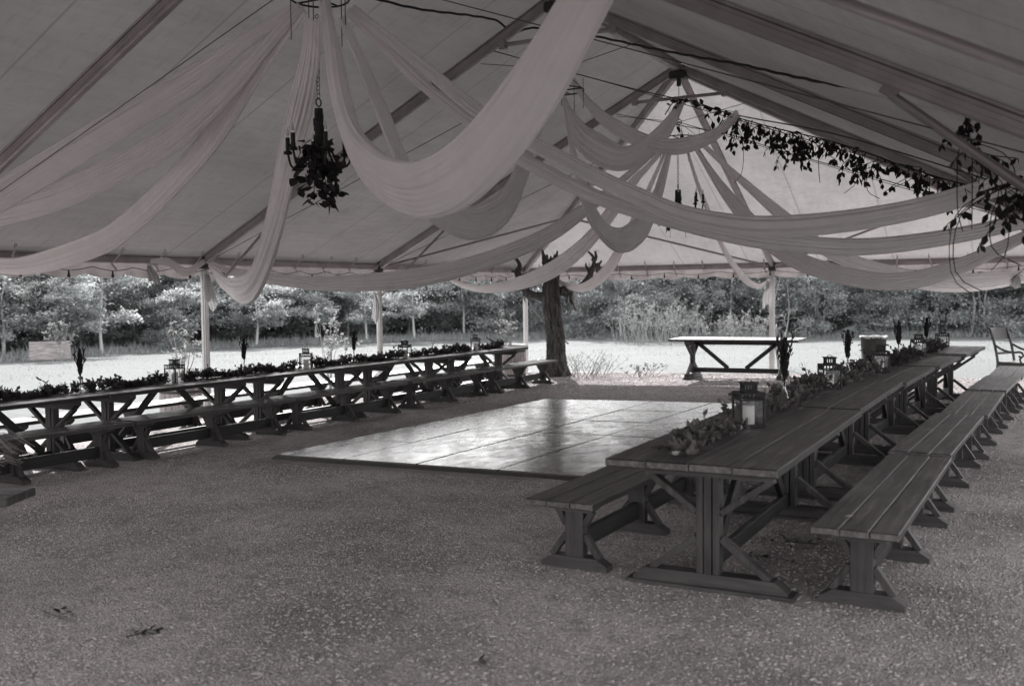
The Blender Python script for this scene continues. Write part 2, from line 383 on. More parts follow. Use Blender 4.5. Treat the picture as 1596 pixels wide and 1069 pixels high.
# ---------------------------------------------------------------- tent
XL, XR, XC = -10.569, .556, -5.007
HE, ZR = 2.142, 4.970
Y1, Y2, Y3, Y0, YB = 10.243, 14.358, 19.882, 6.13, 2.015
YR0 = Y0; YRE = .30
tent = empty('frame_tent', (XC, Y1, gz(XC, Y1)), 0, 'large white frame tent with aluminium rafters, open on its sides, spanning the whole gravel floor', 'tent')
TINV = Matrix.Translation(-Vector((XC, Y1, gz(XC, Y1))))
def tpart(mb, name, mat, smooth=False):
    mb.v = [tuple(TINV @ Vector(p)) for p in mb.v]; return mb.build(name, mat, tent, smooth)
SL = (ZR-HE)/(XC-XL)
def slope_panel(corners, nu, nv, sag, side_out):
    """corners: eave a, eave b, ridge b, ridge a"""
    a_, b_, c_, d_ = [Vector(p) for p in corners]; mb = MB(); vs = []; fs = []
    nrm = (b_-a_).cross(d_-a_).normalized()
    if nrm.z < 0: nrm = -nrm
    for j in range(nv+1):
        v = j/nv; p, q = a_.lerp(d_, v), b_.lerp(c_, v)
        for i in range(nu+1):
            u = i/nu; x = p.lerp(q, u); vs.append(x + Vector((0, 0, .09 + sag(x, u, v))))
    for j in range(nv):
        for i in range(nu): k = j*(nu+1)+i; fs.append((k, k+1, k+nu+2, k+nu+1))
    mb.add(vs, fs); return mb
RY = [Y0, Y1, Y2]
def sagY(x, u, v):
    y = x.y; s_ = 0
    for p, q in zip(RY, RY[1:]):
        if p <= y <= q: s_ = math.sin(math.pi*(y-p)/(q-p))
    return -.05*s_*math.sin(math.pi*min(1, v*1.05)) if s_ else 0.0
e_ = .10
tpart(slope_panel([(XL-e_, YRE-e_, HE-e_*SL), (XL-e_, Y3+e_, HE-e_*SL), (XC, Y2, ZR), (XC, YR0, ZR)], 120, 16, sagY, -1), 'roof_panel', M['canvas'], True)
tpart(slope_panel([(XR+e_, Y3+e_, HE-e_*SL), (XR+e_, YRE-e_, HE-e_*SL), (XC, YR0, ZR), (XC, Y2, ZR)], 120, 16, sagY, 1), 'roof_panel', M['canvas'], True)
sagh = lambda x, u, v: -.05*math.sin(math.pi*v)*math.sin(2*math.pi*u)**2
tpart(slope_panel([(XR+e_, Y3+e_, HE-e_*SL), (XL-e_, Y3+e_, HE-e_*SL), (XC-.01, Y2, ZR), (XC+.01, Y2, ZR)], 40, 16, sagh, 1), 'roof_panel', M['canvas_hip_bright'], True)
tpart(slope_panel([(XL-e_, YRE-e_, HE-e_*SL), (XR+e_, YRE-e_, HE-e_*SL), (XC+.01, YR0, ZR), (XC-.01, YR0, ZR)], 40, 16, sagh, 1), 'roof_panel', M['canvas_hip_bright'], True)
def rafter(p0, p1, name='rafter', wd=.075, th=.108):
    """box beam with two keder rails standing proud on its top"""
    p0, p1 = Vector(p0), Vector(p1); z = (p1-p0).normalized(); hz = z.cross(Vector((0, 0, 1))).normalized(); up = hz.cross(z).normalized()
    mb = MB(); mb.beam(p0, p1, wd, th, hz, .012)
    for s_ in (-1, 1):
        mb.beam(p0+up*(th/2+.008)+hz*s_*(wd/2-.004), p1+up*(th/2+.008)+hz*s_*(wd/2-.004), .026, .02, hz, .004)
        mb.beam(p0+hz*s_*(wd/2+.003), p1+hz*s_*(wd/2+.003), .008, .035, hz, .002)
    return tpart(mb, name, M['alu_dark'])
for y in RY:
    for sx in (-1, 1):
        ex = XL if sx < 0 else XR
        rafter((ex, y, HE), (XC+sx*.03, y, ZR-.02))
def on_slope(px_, py_, drop):           # where a sight line meets a plane just under the right roof slope
    d = at(px_, py_, 1.0)-Vector((0, 0, CAM_H)); t = (HE-drop+SL*XR-CAM_H)/(d.z+SL*d.x); return Vector((0, 0, CAM_H))+d*t
mb = MB(); qa, qb = on_slope(1290, -4, .10), on_slope(1596, 108, .10); mb.tube([qa-(qb-qa)*.15, qb+(qb-qa)*.15], .022, 14); tpart(mb, 'jack_pole', M['alu_dark'], True)
for ys, yp in ((Y3, Y2), (YRE, YR0)):
    for ex in (XL, XR): rafter((ex, ys, HE), (XC, yp, ZR-.04), 'hip_rafter')
    rafter((XC, ys, HE), (XC, yp, ZR-.05), 'rafter', .07, .1)
    sg = 1 if ys > yp else -1
    for ex in ((XL, XR) if sg > 0 else ()):
        hm_ = Vector((ex, ys, HE)).lerp(Vector((XC, yp, ZR)), .37) + Vector((0, 0, -.06))
        for p in ((ex, yp, HE), (XC, ys, HE)):
            mb = MB(); mb.tube([Vector(p)+Vector((0, 0, -.02)), hm_], .022, 8); tpart(mb, 'jack_pole', M['alu'])
rafter((XC, YR0, ZR), (XC, Y2, ZR), 'ridge_beam', .09, .12)
for p0, p1 in (((XL, YRE, HE), (XL, Y3, HE)), ((XR, YRE, HE), (XR, Y3, HE)), ((XL, Y3, HE), (XR, Y3, HE)), ((XL, YRE, HE), (XR, YRE, HE))):
    rafter(p0, p1, 'eave_beam', .07, .10)
for y in RY:      # crown bracket, collar pole
    mb = MB(); mb.box(XC-.13, XC+.13, y-.09, y+.09, ZR-.17, ZR-.05, .02); mb.tube([(XC, y, ZR-.05), (XC, y, ZR-.27)], .035, 8); tpart(mb, 'crown_bracket', M['bracket'])
    t = .125; xa, xb, z_ = XC-(XC-XL)*t, XC+(XR-XC)*t, ZR-(ZR-HE)*t-.09
    mb = MB(); mb.tube([(xa, y, z_), (xb, y, z_)], .026, 10); mb.box(xa-.04, xa+.04, y-.04, y+.04, z_-.05, z_+.05); mb.box(xb-.04, xb+.04, y-.04, y+.04, z_-.05, z_+.05)
    tpart(mb, 'collar_pole', M['alu_dark'])
legs = [(XL, y) for y in (YRE, Y0, Y1, Y2, Y3)] + [(XR, y) for y in (YRE, Y0, Y1, Y2, Y3)] + [(XC, Y3), (XC, YRE)]
for x, y in legs:
    g = gz(x, y); mb = MB(); mb.box(x-.04, x+.04, y-.04, y+.04, g, HE-.05, .006)
    for s_ in (-1, 1):
        mb.box(x+s_*.047-.006, x+s_*.047+.006, y-.016, y+.016, g+.02, HE-.06, .002); mb.box(x-.016, x+.016, y+s_*.047-.006, y+s_*.047+.006, g+.02, HE-.06, .002)
    mb.box(x-.09, x+.09, y-.09, y+.09, g-.005, g+.014, .004)
    tpart(mb, 'post', M['post'])
    mb = MB(); mb.box(x-.065, x+.065, y-.065, y+.065, HE-.10, HE+.075, .015); tpart(mb, 'corner_bracket', M['bracket'])
for y in RY:      # knee braces from leg to rafter
    for ex, sg in ((XL, 1), (XR, -1)):
        p0 = Vector((ex+sg*.03, y+.01, HE-.52)); p1 = Vector((ex+sg*1.42, y+.01, HE+1.42*SL-.10))
        mb = MB(); mb.tube([p0, p1], .02 if ex < -5 else .028, 10); mb.beam(p1-Vector((.03*sg, 0, .01)), p1+Vector((.05*sg, 0, .05)), .06, .05); tpart(mb, 'knee_brace', M['alu'])
# valance with scalloped hem
def valance(p0, p1, out, n):
    p0, p1 = Vector(p0), Vector(p1); L = (p1-p0).length; n = int(L/.05); vs = []; fs = []; ov = Vector(out)
    for i in range(n+1):
        s_ = i/n*L; c_ = p0.lerp(p1, i/n); hem = .165+.055*abs(math.sin(math.pi*s_/.62))
        for k in range(6):
            t = k/5; vs.append(c_ + Vector((0, 0, .06-(hem+.06)*t)) + ov*(.115+.012*math.sin(s_*9+k)+.01*math.sin(s_*23)*t - .03*t*t))
    for i in range(n):
        for k in range(5): a_ = i*6+k; fs.append((a_, a_+1, a_+7, a_+6))
    mb = MB(); mb.add(vs, fs); return tpart(mb, 'valance', M['valance'], True)
valance((XL, YRE, HE-.02), (XL, Y3, HE-.02), (-1, 0, 0), 0); valance((XL, Y3, HE-.02), (XR, Y3, HE-.02), (0, 1, 0), 0)
valance((XR, Y3, HE-.02), (XR, YRE, HE-.02), (1, 0, 0), 0); valance((XR, YRE, HE-.02), (XL, YRE, HE-.02), (0, -1, 0), 0)
# roof tie straps
rnd = random.Random(3)
def strap(p, inn):
    p = Vector(p); i_ = Vector(inn); mb = MB(); j = rnd.uniform(-.05, .05); t = Vector((-i_.y, i_.x, 0))
    mb.beam(p+i_*.03+Vector((0, 0, -.07)), p+i_*.20+t*j+Vector((0, 0, .10)), .028, .006, t, .001)
    mb.ring(p+i_*.2+t*j+Vector((0, 0, .115)), .022, .006, 12, 5, t)
    mb.beam(p+i_*.045+t*.01+Vector((0, 0, -.07)), p+i_*.05+t*(.02+j)+Vector((0, 0, -.07-rnd.uniform(.02, .12))), .022, .004, t, .001)
    tpart(mb, 'strap', M['valance'])
y = 5.2
while y < Y3-.4:
    if min(abs(y-q) for q in (Y0, Y1, Y2)) > .12: strap((XL, y, HE), (1, 0, 0))
    y += .69
x = XL+.45
while x < XR:
    if abs(x-XC) > .12: strap((x, Y3, HE), (0, -1, 0))
    x += .62

# ---------------------------------------------------------------- dance floor
fz = lambda x: gz(x, 10)
FX0, FX1, FY0, FY1 = -7.36, -3.70, 7.88, 13.98
df = empty('dance_floor', (-5.34, 10.95, gz(-5.5, 10.9)), R(-1.2), 'portable dance floor of pale scuffed glossy panels laid on the gravel', 'dance floor')
def fl(x, y, z): return (x+5.5, y-10.9, z-gz(-5.5, 10.9))
for i in range(4):
    for j in range(5):
        x0 = FX0+i*.915; y0 = FY0+j*1.22; g = .011; dzr = rnd.uniform(-.0025, .0025); ta, tb = rnd.uniform(-.003, .003), rnd.uniform(-.003, .003); z0, z1 = fz(x0)+dzr, fz(x0+.915)+dzr
        vs = []
        for dz in (.004, .045):
            for xx, yy, zz in ((x0+g, y0+g, z0), (x0+.915-g, y0+g, z1), (x0+.915-g, y0+1.22-g, z1), (x0+g, y0+1.22-g, z0)): vs.append(fl(xx, yy, zz+dz+(ta*(xx-x0)+tb*(yy-y0) if dz > .01 else 0)))
        c_ = Vector(vs[4]).lerp(Vector(vs[6]), .5)
        mb = MB(); mb.add([Vector(v)-c_ for v in vs], [(3, 2, 1, 0), (4, 5, 6, 7), (0, 1, 5, 4), (1, 2, 6, 5), (2, 3, 7, 6), (3, 0, 4, 7)])
        o = mb.build('floor_panel', M['floor'], df, False, c_)
def trim(x0, y0, x1, y1):
    d = Vector((x1-x0, y1-y0, 0)).normalized(); n_ = Vector((d.y, -d.x, 0)); vs = []
    for x, y in ((x0, y0), (x1, y1)):
        for off, h in ((0, .034), (.045, .004), (.045, -.02), (0, -.02)):
            vs.append(fl(x+n_.x*off, y+n_.y*off, fz(x)+h))
    mb = MB(); mb.add(vs, [(0, 1, 5, 4), (1, 2, 6, 5), (3, 2, 1, 0), (4, 5, 6, 7), (0, 4, 7, 3)]); mb.build('edge_trim', M['floor_edge'], df)
trim(FX0, FY0, FX1, FY0); trim(FX1, FY0, FX1, FY1); trim(FX1, FY1, FX0, FY1); trim(FX0, FY1, FX0, FY0)

# ---------------------------------------------------------------- trestle tables and benches (length along local Y)
def end_frame(root, y, H, W, topth, post_w, sgn, big):
    zt = H-topth; hx = W*.5-.06
    mb = MB(); th = .038 if big else .034; ch = .085 if big else .06
    # crosspiece with bevelled lower ends
    vs = []
    for yy in (y-.045, y+.045):
        for x, z in ((-hx, zt-.002), (hx, zt-.002), (hx, zt-ch*.45), (hx-ch*.7, zt-ch), (-hx+ch*.7, zt-ch), (-hx, zt-ch*.45)): vs.append((x, yy, z))
    mb.add(vs, [(5, 4, 3, 2, 1, 0)[::-1], (6, 7, 8, 9, 10, 11)[::-1]] + [(i, (i+1) % 6, (i+1) % 6+6, i+6)[::-1] for i in range(6)]); mb.build('crosspiece', M['wood_x'], root)
    fh = .09 if big else .075; fw = W*.5-.03 if big else W*.5
    vs = []; mb = MB()
    for yy in (y-.045, y+.045):
        for x, z in ((-fw, .002), (fw, .002), (fw, fh*.45), (fw-.07, fh), (-fw+.07, fh), (-fw, fh*.45)): vs.append((x, yy, z))
    mb.add(vs, [(0, 1, 2, 3, 4, 5), (11, 10, 9, 8, 7, 6)] + [(i, i+6, (i+1) % 6+6, (i+1) % 6) for i in range(6)])
    if big: mb.box(-fw-.04, fw+.04, y-.07, y+.07, -.012, .022, .005)
    mb.build('foot', M['wood_x'], root)
    mb = MB()
    if big:
        for k in (-1, 0, 1): mb.box(k*.046-.02, k*.046+.02, y-.044+.006*abs(k), y+.044-.006*abs(k), fh-.003, zt-ch+.004, .004)
    else:
        mb.box(-post_w/2, post_w/2, y-.036, y+.036, fh-.003, zt-ch+.004, .004)
    mb.build('post', M['wood_leg'], root)
    pw = .069 if big else post_w/2; mid = (fh + zt-ch)/2
    for s_ in (-1, 1):
        for top in (1, 0):
            mb = MB()
            if big:
                a_ = Vector((s_*pw, y, mid+.07*(1 if top else -1))); b_ = Vector((s_*(hx-.05 if top else fw-.1), y, zt-ch+.005 if top else fh-.005))
                mb.beam(a_, b_, .062, .036, (0, 1, 0), .003)
            else:
                a_ = Vector((s_*pw, y, (zt-ch-.085) if top else fh+.13)); b_ = Vector((s_*(hx-.045 if top else fw-.06), y, zt-ch+.004 if top else fh-.006))
                mb.beam(a_, b_, .05, .036, (0, 1, 0), .003)
            mb.build('brace', M['wood_leg'], root)
def make_table(L, W=.93, H=.76, vee=False):
    root = empty('trestle_table'); mb = MB(); nb = 4; bw = W/nb; r_ = random.Random(1)
    for i in range(nb):
        e0, e1 = r_.uniform(0, .012), r_.uniform(0, .012)
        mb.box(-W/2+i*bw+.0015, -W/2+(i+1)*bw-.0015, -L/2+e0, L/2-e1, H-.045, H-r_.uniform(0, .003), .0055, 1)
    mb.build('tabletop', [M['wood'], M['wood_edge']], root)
    yl = L/2-.36
    for s_ in (-1, 1): end_frame(root, s_*yl, H, W, .046, .1, s_, True)
    mb = MB(); mb.box(-.022, .022, -yl+.046, yl-.046, .095, .19); mb.build('stretcher', M['wood'], root)
    for s_ in (-1, 1):
        mb = MB()
        if vee: mb.beam((0, s_*(yl-.07), H-.06), (0, s_*.17, .185), .04, .075, (1, 0, 0))
        else: mb.beam((0, s_*.16, H-.05), (0, s_*(yl-.13), .185), .04, .075, (1, 0, 0))
        mb.build('diagonal_brace', M['wood'], root)
    if vee:
        mb = MB(); mb.box(-.02, .02, -yl+.046, yl-.046, H-.125, H-.047); mb.build('apron', M['wood'], root)
    return root
def make_bench(L, W=.43, H=.45):
    root = empty('bench'); mb = MB(); bw = W/3; r_ = random.Random(4)
    for i in range(3):
        e0, e1 = r_.uniform(0, .008), r_.uniform(0, .008)
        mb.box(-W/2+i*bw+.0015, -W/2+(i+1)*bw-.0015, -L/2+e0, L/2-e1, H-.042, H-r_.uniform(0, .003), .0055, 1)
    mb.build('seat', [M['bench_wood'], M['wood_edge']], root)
    yl = L/2-.25
    for y in (-yl, 0, yl): end_frame(root, y, H, W, .043, .118, 1, False)
    for s_ in (-1, 1):
        mb = MB(); mb.box(-.02, .02, min(s_*.037, s_*(yl-.037)), max(s_*.037, s_*(yl-.037)), .10, .215); mb.build('stretcher', M['wood'], root)
    return root
TAB = make_table(2.5); BEN = make_bench(2.5); used = set()
def place(proto, x, y, z, rz, label, cat, group, sy=1.0, sz=1.0):
    o = proto if proto.name not in used else copy_tree(proto); used.add(proto.name)
    o.location = (x, y, z); o.rotation_euler = (0, 0, rz); o.scale = (1, sy, sz); tag(o, label, cat, group); return o
order = ['nearest', 'second', 'third', 'fourth', 'farthest']
GT = 'trestle tables in the two long rows'; GB = 'benches along the two long rows'
tdesc = ['dark wooden trestle table nearest the camera, its bare end pointing at the viewer', 'dark wooden trestle table second from the camera in the right row',
         'dark trestle table in the middle of the right row, beside the trash can', 'dark trestle table, last but one toward the field in the right row', 'paler trestle table at the field end of the right row, with one free corner']
for i, (y0, y1, xr) in enumerate([(4.92, 7.66, -1.235), (7.67, 10.14, -1.285), (10.15, 12.38, -1.25), (12.39, 14.35, -1.15), (14.36, 16.35, -1.0)]):
    x = xr-.465; place(TAB, x, (y0+y1)/2, gz(x, y0), R([-1.0, -.5, .8, 2.0, 3.2][i]*-1), tdesc[i], 'table', GT, (y1-y0-.01)/2.5, [1, 1.008, .99, 1.0, 1.035][i])
bdesc = ['dark bench nearest the camera outside the right table row, a leaf on its seat', 'dark bench second from the camera outside the right table row', 'dark bench third from the camera outside the right table row',
         'bench fourth from the camera outside the right table row', 'bench fifth from the camera outside the right table row, in front of the armchair']
bzz = [0, .03, .005, .045, .02]
for i, (y0, y1, xl) in enumerate([(5.12, 7.70, -1.09), (7.71, 10.3, -1.06), (10.31, 12.75, -.98), (12.76, 14.9, -.90), (14.91, 17.0, -.82)]):
    x = xl+.215; place(BEN, x, (y0+y1)/2, gz(x, y0), R([-.4, -1.4, -.9, -2.4, -1.2][i]), bdesc[i], 'bench', GB, (y1-y0-.035)/2.5, 1+bzz[i])
for i, (y0, y1, lb) in enumerate([(5.12, 7.62, 'dark bench nearest the camera between the dance floor and the right table row'), (7.66, 10.1, 'dark bench second from the camera between dance floor and right table row, mostly hidden')]):
    place(BEN, -2.525+.03*i, (y0+y1)/2, gz(-2.5, y0), R(0), lb, 'bench', GB, (y1-y0)/2.5)
ldesc = ['dark trestle table at the camera end of the left row, cut by the photo edge', 'dark trestle table of the left row in front of the barrel planter', 'dark trestle table in the middle of the left row',
         'dark trestle table last but one toward the old tree in the left row', 'dark trestle table at the far end of the left row beside the old tree']
for i, yc in enumerate((5.86, 8.21, 10.56, 12.89, 15.22)):
    place(TAB, -9.115, yc, gz(-9.1, yc)-.002, 0, ldesc[i], 'table', GT, .935)
for i, (yc, lb) in enumerate([(5.95, 'dark bench at the camera end of the left row, nearest the potted fern'), (8.5, 'dark bench second from the camera on the dance floor side of the left row'), (11.0, 'dark bench third from the camera on the dance floor side of the left row'), (13.6, 'dark bench fourth from the camera on the dance floor side of the left row'), (16.1, 'dark bench at the far end of the left row, pointing at the old tree')]):
    place(BEN, -8.715, yc, gz(-8.7, yc), R(.3*(i-2)), lb, 'bench', GB, 1.0)
for i, (yc, lb) in enumerate([(5.9, 'sunlit bench at the camera end of the field side of the left row'), (8.42, 'sunlit bench on the field side of the left row, in front of the barrel planter'), (10.95, 'sunlit bench third from the camera on the field side of the left row'), (13.5, 'sunlit bench fourth from the camera on the field side of the left row'), (15.9, 'sunlit bench at the far end of the field side of the left row')]):
    place(BEN, -9.97, yc, gz(-9.95, yc), 0, lb, 'bench', GB, .97)
BT = make_table(2.45, 1.06, .76, True)
BT.location = (-5.42, 18.85, gz(-5.1, 18.7)+.0); BT.rotation_euler = (0, 0, R(90+4.5))
tag(BT, 'dark wooden table standing alone at the back edge of the tent, with V braces', 'table')

# ---------------------------------------------------------------- drapes
def drape(name, pts, widths, label, group=None, n=110, thin=False, seed=0, roll=0.0, gather=.35, roll0=0.0):
    P = crom(pts, n); rr = random.Random(seed); K = 90
    ch = P[-1]-P[0]; hn = ch.cross(Vector((0, 0, 1))); hn.normalize()
    W = [widths[0][1]]*n
    for i in range(n):
        t = i/(n-1)
        for (t0, w0), (t1, w1) in zip(widths, widths[1:]):
            if t0 <= t <= t1: u = (t-t0)/(t1-t0); W[i] = w0+(w1-w0)*sm(u)
    fr = [(rr.uniform(4, 6), rr.uniform(0, 6.28), .5), (rr.uniform(9, 13), rr.uniform(0, 6.28), .45), (rr.uniform(17, 23), rr.uniform(0, 6.28), .32)]
    dr = [rr.uniform(-2.5, 2.5) for _ in fr]; V = np.zeros((n*K, 3))
    for i in range(n):
        t = i/(n-1); tg = (P[min(i+1, n-1)]-P[max(i-1, 0)]).normalized()
        wd = tg.cross(hn); wd.normalize(); nn = wd.cross(tg)
        ro = roll*math.sin(math.pi*t)+roll0*(1-sm(t*1.6)); wd2 = wd*math.cos(ro)+nn*math.sin(ro); n2 = nn*math.cos(ro)-wd*math.sin(ro)
        for k in range(K):
            a_ = 2*math.pi*k/K; r_ = 1.0; ang = a_
            for (q, ph, am), d_ in zip(fr, dr): r_ += am*.8*(.65+.35*math.sin(t*6.5+ph*2))*math.sin(round(q)*(ang+.22*math.sin(2*ang+ph+t*2.2))+ph+d_*t*1.6)
            cx, cy = math.cos(a_), math.sin(a_)
            V[i*K+k] = P[i] + wd2*(W[i]*.5*cx) + n2*(W[i]*.5*gather*cy + W[i]*.115*(r_-1)*(1 if cy > 0 else -1)*min(1, abs(cy)*2.5))
    i = np.arange((n-1)*K); r0, k0 = i//K, i % K; k1 = (k0+1) % K
    F = np.stack([r0*K+k0, r0*K+k1, (r0+1)*K+k1, (r0+1)*K+k0], 1)
    o = np_mesh(name, V, F, M['sheer_thin'] if thin else M['sheer'], None, None, True)
    return tag(o, label, 'drape', group)
def px(L): return [at(*q) for q in L]
GD = 'white sheer drapes swagged under the tent roof'
D = [
 ([(462, 12, 7.75), (380, 66, 8.0), (300, 125, 8.5), (150, 214, 9.1), (0, 305, 9.8), (-150, 390, 10.5)], [(0, .10), (.3, .26), (.7, .30), (1, .12)], True, 'topmost see-through drape of the three fanning from the front hoop to the left eave'),
 ([(468, 12, 7.7), (420, 66, 7.9), (354, 140, 8.3), (260, 222, 8.7), (177, 268, 9.1), (80, 310, 9.6), (0, 333, 10), (-150, 378, 10.5)], [(0, .10), (.3, .24), (.7, .26), (1, .12)], True, 'middle sheer drape of the three fanning from the front hoop to the left eave'),
 ([(474, 16, 7.7), (440, 62, 7.9), (393, 125, 8.3), (330, 215, 8.9), (275, 278, 9.4), (215, 337, 9.9), (157, 378, 10.3), (60, 410, 10.8), (0, 414, 11.0), (-70, 400, 11.25)], [(0, .08), (.3, .22), (.7, .25), (1, .14)], False, 'lowest drape of the three on the left, hanging just below the left eave'),
 ([(487, 30, 7.5), (483, 90, 7.55), (470, 160, 7.9), (448, 250, 9.0), (432, 330, 9.7), (410, 412, 10.9), (392, 446, 11.8), (372, 452, 12.6), (348, 440, 13.3), (326, 414, 13.95)], [(0, .12), (.1, .2), (.25, .2), (.55, .28), (.75, .36), (.9, .2), (1, .06)], False, 'drape dropping steeply beside the chandelier and tied up to the left post'),
 ([(505, 4, 7.7), (516, 70, 7.4), (530, 150, 7.0), (552, 222, 6.6), (592, 272, 6.2), (645, 296, 5.8), (704, 281, 5.4), (768, 224, 5.05), (838, 128, 4.7), (900, 18, 4.45), (950, -75, 4.3)], [(0, .17), (.22, .30), (.5, .34), (.8, .34), (1, .30)], False, 'broad drape closest to the viewer, swooping in a deep U from the front hoop'),
 ([(533, 28, 7.8), (560, 88, 8.0), (590, 160, 8.4), (625, 248, 8.9), (655, 305, 9.3), (690, 336, 9.7), (740, 348, 10.2), (785, 322, 10.7), (812, 272, 11.0), (832, 215, 11.3), (868, 155, 11.5)], [(0, .10), (.2, .20), (.6, .36), (.8, .22), (1, .08)], False, 'drape behind the broad front one, its low bowl showing beneath it'),
 ([(548, 14, 7.8), (600, 56, 7.8), (660, 104, 7.8), (735, 166, 7.85), (800, 208, 7.9), (860, 240, 7.95), (925, 274, 8.0), (991, 305, 8.05), (1056, 333, 8.1), (1130, 349, 8.1), (1200, 354, 8.05), (1300, 347, 8.0), (1410, 330, 7.95), (1500, 307, 7.9), (1596, 278, 7.85), (1690, 246, 7.8)], [(0, .08), (.3, .13), (.6, .19), (.85, .17), (1, .08)], False, 'long shallow drape crossing to the right side, upper of two side by side'),
 ([(542, 16, 7.8), (609, 84, 7.9), (664, 136, 8.0), (735, 192, 8.1), (800, 240, 8.2), (860, 273, 8.3), (909, 298, 8.4), (968, 321, 8.5), (1056, 346, 8.6), (1130, 364, 8.65), (1200, 376, 8.7), (1331, 385, 8.75), (1450, 374, 8.8), (1574, 350, 8.85), (1680, 322, 8.9), (1750, 300, 8.9)], [(0, .08), (.3, .13), (.6, .16), (.85, .14), (1, .06)], False, 'long shallow drape crossing to the right side, lower of two side by side'),
 ([(1069, 226, 15), (1078, 258, 15.4), (1089, 292, 15.9), (1109, 342, 16.7), (1130, 392, 17.7), (1160, 434, 18.8), (1182, 446, 19.3), (1199, 436, 19.7)], [(0, .08), (.4, .17), (.75, .2), (1, .06)], False, 'narrow drape from the back hoop tied to the middle back post'),
 ([(1083, 228, 15), (1120, 286, 14.6), (1168, 345, 14.2), (1230, 399, 13.6), (1312, 429, 13.1), (1398, 439, 12.7), (1480, 421, 12.4), (1596, 369, 12.2), (1725, 310, 12.1)], [(0, .08), (.3, .24), (.6, .24), (1, .08)], False, 'drape from the back hoop dipping low and rising at the far right into the vine'),
 ([(1096, 226, 15), (1150, 276, 15.3), (1230, 345, 15.7), (1300, 396, 16.1), (1390, 427, 16.5), (1480, 441, 16.7), (1596, 431, 17.0), (1700, 407, 17.1)], [(0, .08), (.3, .24), (.7, .32), (1, .1)], False, 'drape from the back hoop running along the back eave to the right back corner'),
 ([(1045, 232, 15), (1035, 270, 14.4), (1022, 312, 13.8), (1000, 355, 13.2), (966, 374, 12.6), (932, 350, 12.1), (908, 296, 11.8), (888, 215, 11.55), (878, 155, 11.5)], [(0, .12), (.25, .26), (.5, .40), (.7, .2), (1, .06)], False, 'bowl shaped drape hanging between the middle hoop and the back hoop'),
 ([(1022, 236, 15), (985, 268, 15), (948, 300, 15), (910, 328, 15), (862, 362, 14.8), (800, 391, 14.6), (723, 417, 14.4), (660, 431, 14.3), (595, 439, 14.2), (500, 442, 14.1), (420, 434, 14), (360, 423, 14), (325, 408, 14)], [(0, .08), (.3, .24), (.6, .28), (.9, .16), (1, .06)], False, 'longest drape from the back hoop sweeping down to the left post, below the eave'),
 ([(1030, 238, 15), (1008, 262, 15.4), (985, 287, 15.9), (929, 362, 17), (890, 400, 17.8), (850, 426, 18.4), (800, 444, 18.9), (750, 450, 19.2), (715, 442, 19.4), (690, 426, 19.5)], [(0, .08), (.3, .24), (.6, .30), (1, .10)], False, 'drape from the back hoop passing in front of the top of the old tree'),
 ([(1036, 240, 15), (1018, 280, 15.7), (1000, 320, 16.5), (965, 392, 18.3), (940, 428, 19.6), (910, 448, 20.4), (880, 444, 21), (858, 426, 21.4)], [(0, .08), (.4, .20), (.7, .24), (1, .10)], False, 'drape from the back hoop passing right of the old tree to the back eave'),
 ([(890, 120, 11.5), (910, 152, 11.4), (942, 186, 11.2), (997, 218, 10.9), (1050, 229, 10.5), (1109, 213, 10), (1150, 178, 9.7)], [(0, .07), (.4, .17), (.7, .18), (1, .10)], False, 'upper drape from the middle knot whose right end is tied where the leafy garland begins'),
 ([(878, 152, 11.5), (892, 186, 11.4), (915, 220, 11.25), (965, 247, 11), (1012, 228, 10.8), (1045, 190, 10.6), (1062, 158, 10.5)], [(0, .06), (.4, .32), (.7, .26), (1, .10)], False, 'short deep drape from the middle knot up to the leaves near the tent peak'),
]
for i, (P_, W_, th_, lb) in enumerate(D): drape('drape', px(P_), W_, lb, GD, seed=i+3, thin=th_, roll=.25 if i != 4 else -.35, gather=.35, roll0=1.15 if i == 3 else 0)
drape('drape', px([(236, 410, 12.6), (262, 409, 12.9), (290, 424, 13.4), (318, 408, 13.9)]), [(0, .1), (.5, .12), (1, .08)], 'small drape looped under the left eave beside the left post', GD, 50, True, 77)
def tie_cloth(p, hgt, wd, label, seed):
    rr = random.Random(seed); n, K = 22, 22; vs = []; fs = []; p = Vector(p); ph = [rr.uniform(0, 6) for _ in range(4)]
    sx, sy = RT.x, RT.y
    for i in range(n):
        t = i/(n-1); ww = wd*(.25+.75*sm(t*1.6))
        for k in range(K):
            u = k/(K-1)-.5; f = .022*math.sin(u*19+ph[0]+t*1.5)+.012*math.sin(u*37+ph[1]); off = u*ww+.03*math.sin(t*3+ph[2])
            vs.append(p + Vector((sx*off-sy*(f+.02), sy*off+sx*(f+.02)-.03, -hgt*t*(1+.10*math.sin(u*6+ph[3])))))
    for i in range(n-1):
        for k in range(K-1): a_ = i*K+k; fs.append((a_, a_+1, a_+K+1, a_+K))
    mb = MB(); mb.add(vs, fs); mb.ring(p+Vector((0, 0, -.02)), .05, .014, 16, 6); o = mb.build('tie_cloth', M['scrap'], None, True)
    return tag(o, label, 'cloth', 'white tie cloths hanging on the posts')
tie_cloth(at(329, 424, 13.85), .50, .15, 'white tie cloth hanging from the left post beside the looped drape', 1)
tie_cloth(at(585, 456, 17.5), .5, .12, 'white tie cloth hanging on the second post of the left eave', 2)
tie_cloth(at(1197, 438, 19.6), .50, .15, 'white tie cloth knotted high on the middle back post', 3)
tie_cloth(at(1586, 428, 16.9), .22, .18, 'white tie cloth under the back eave near the right corner', 4)
tie_cloth(at(238, 410, 12.55), .25, .15, 'white tie cloth dangling from the left eave left of the left post', 5)

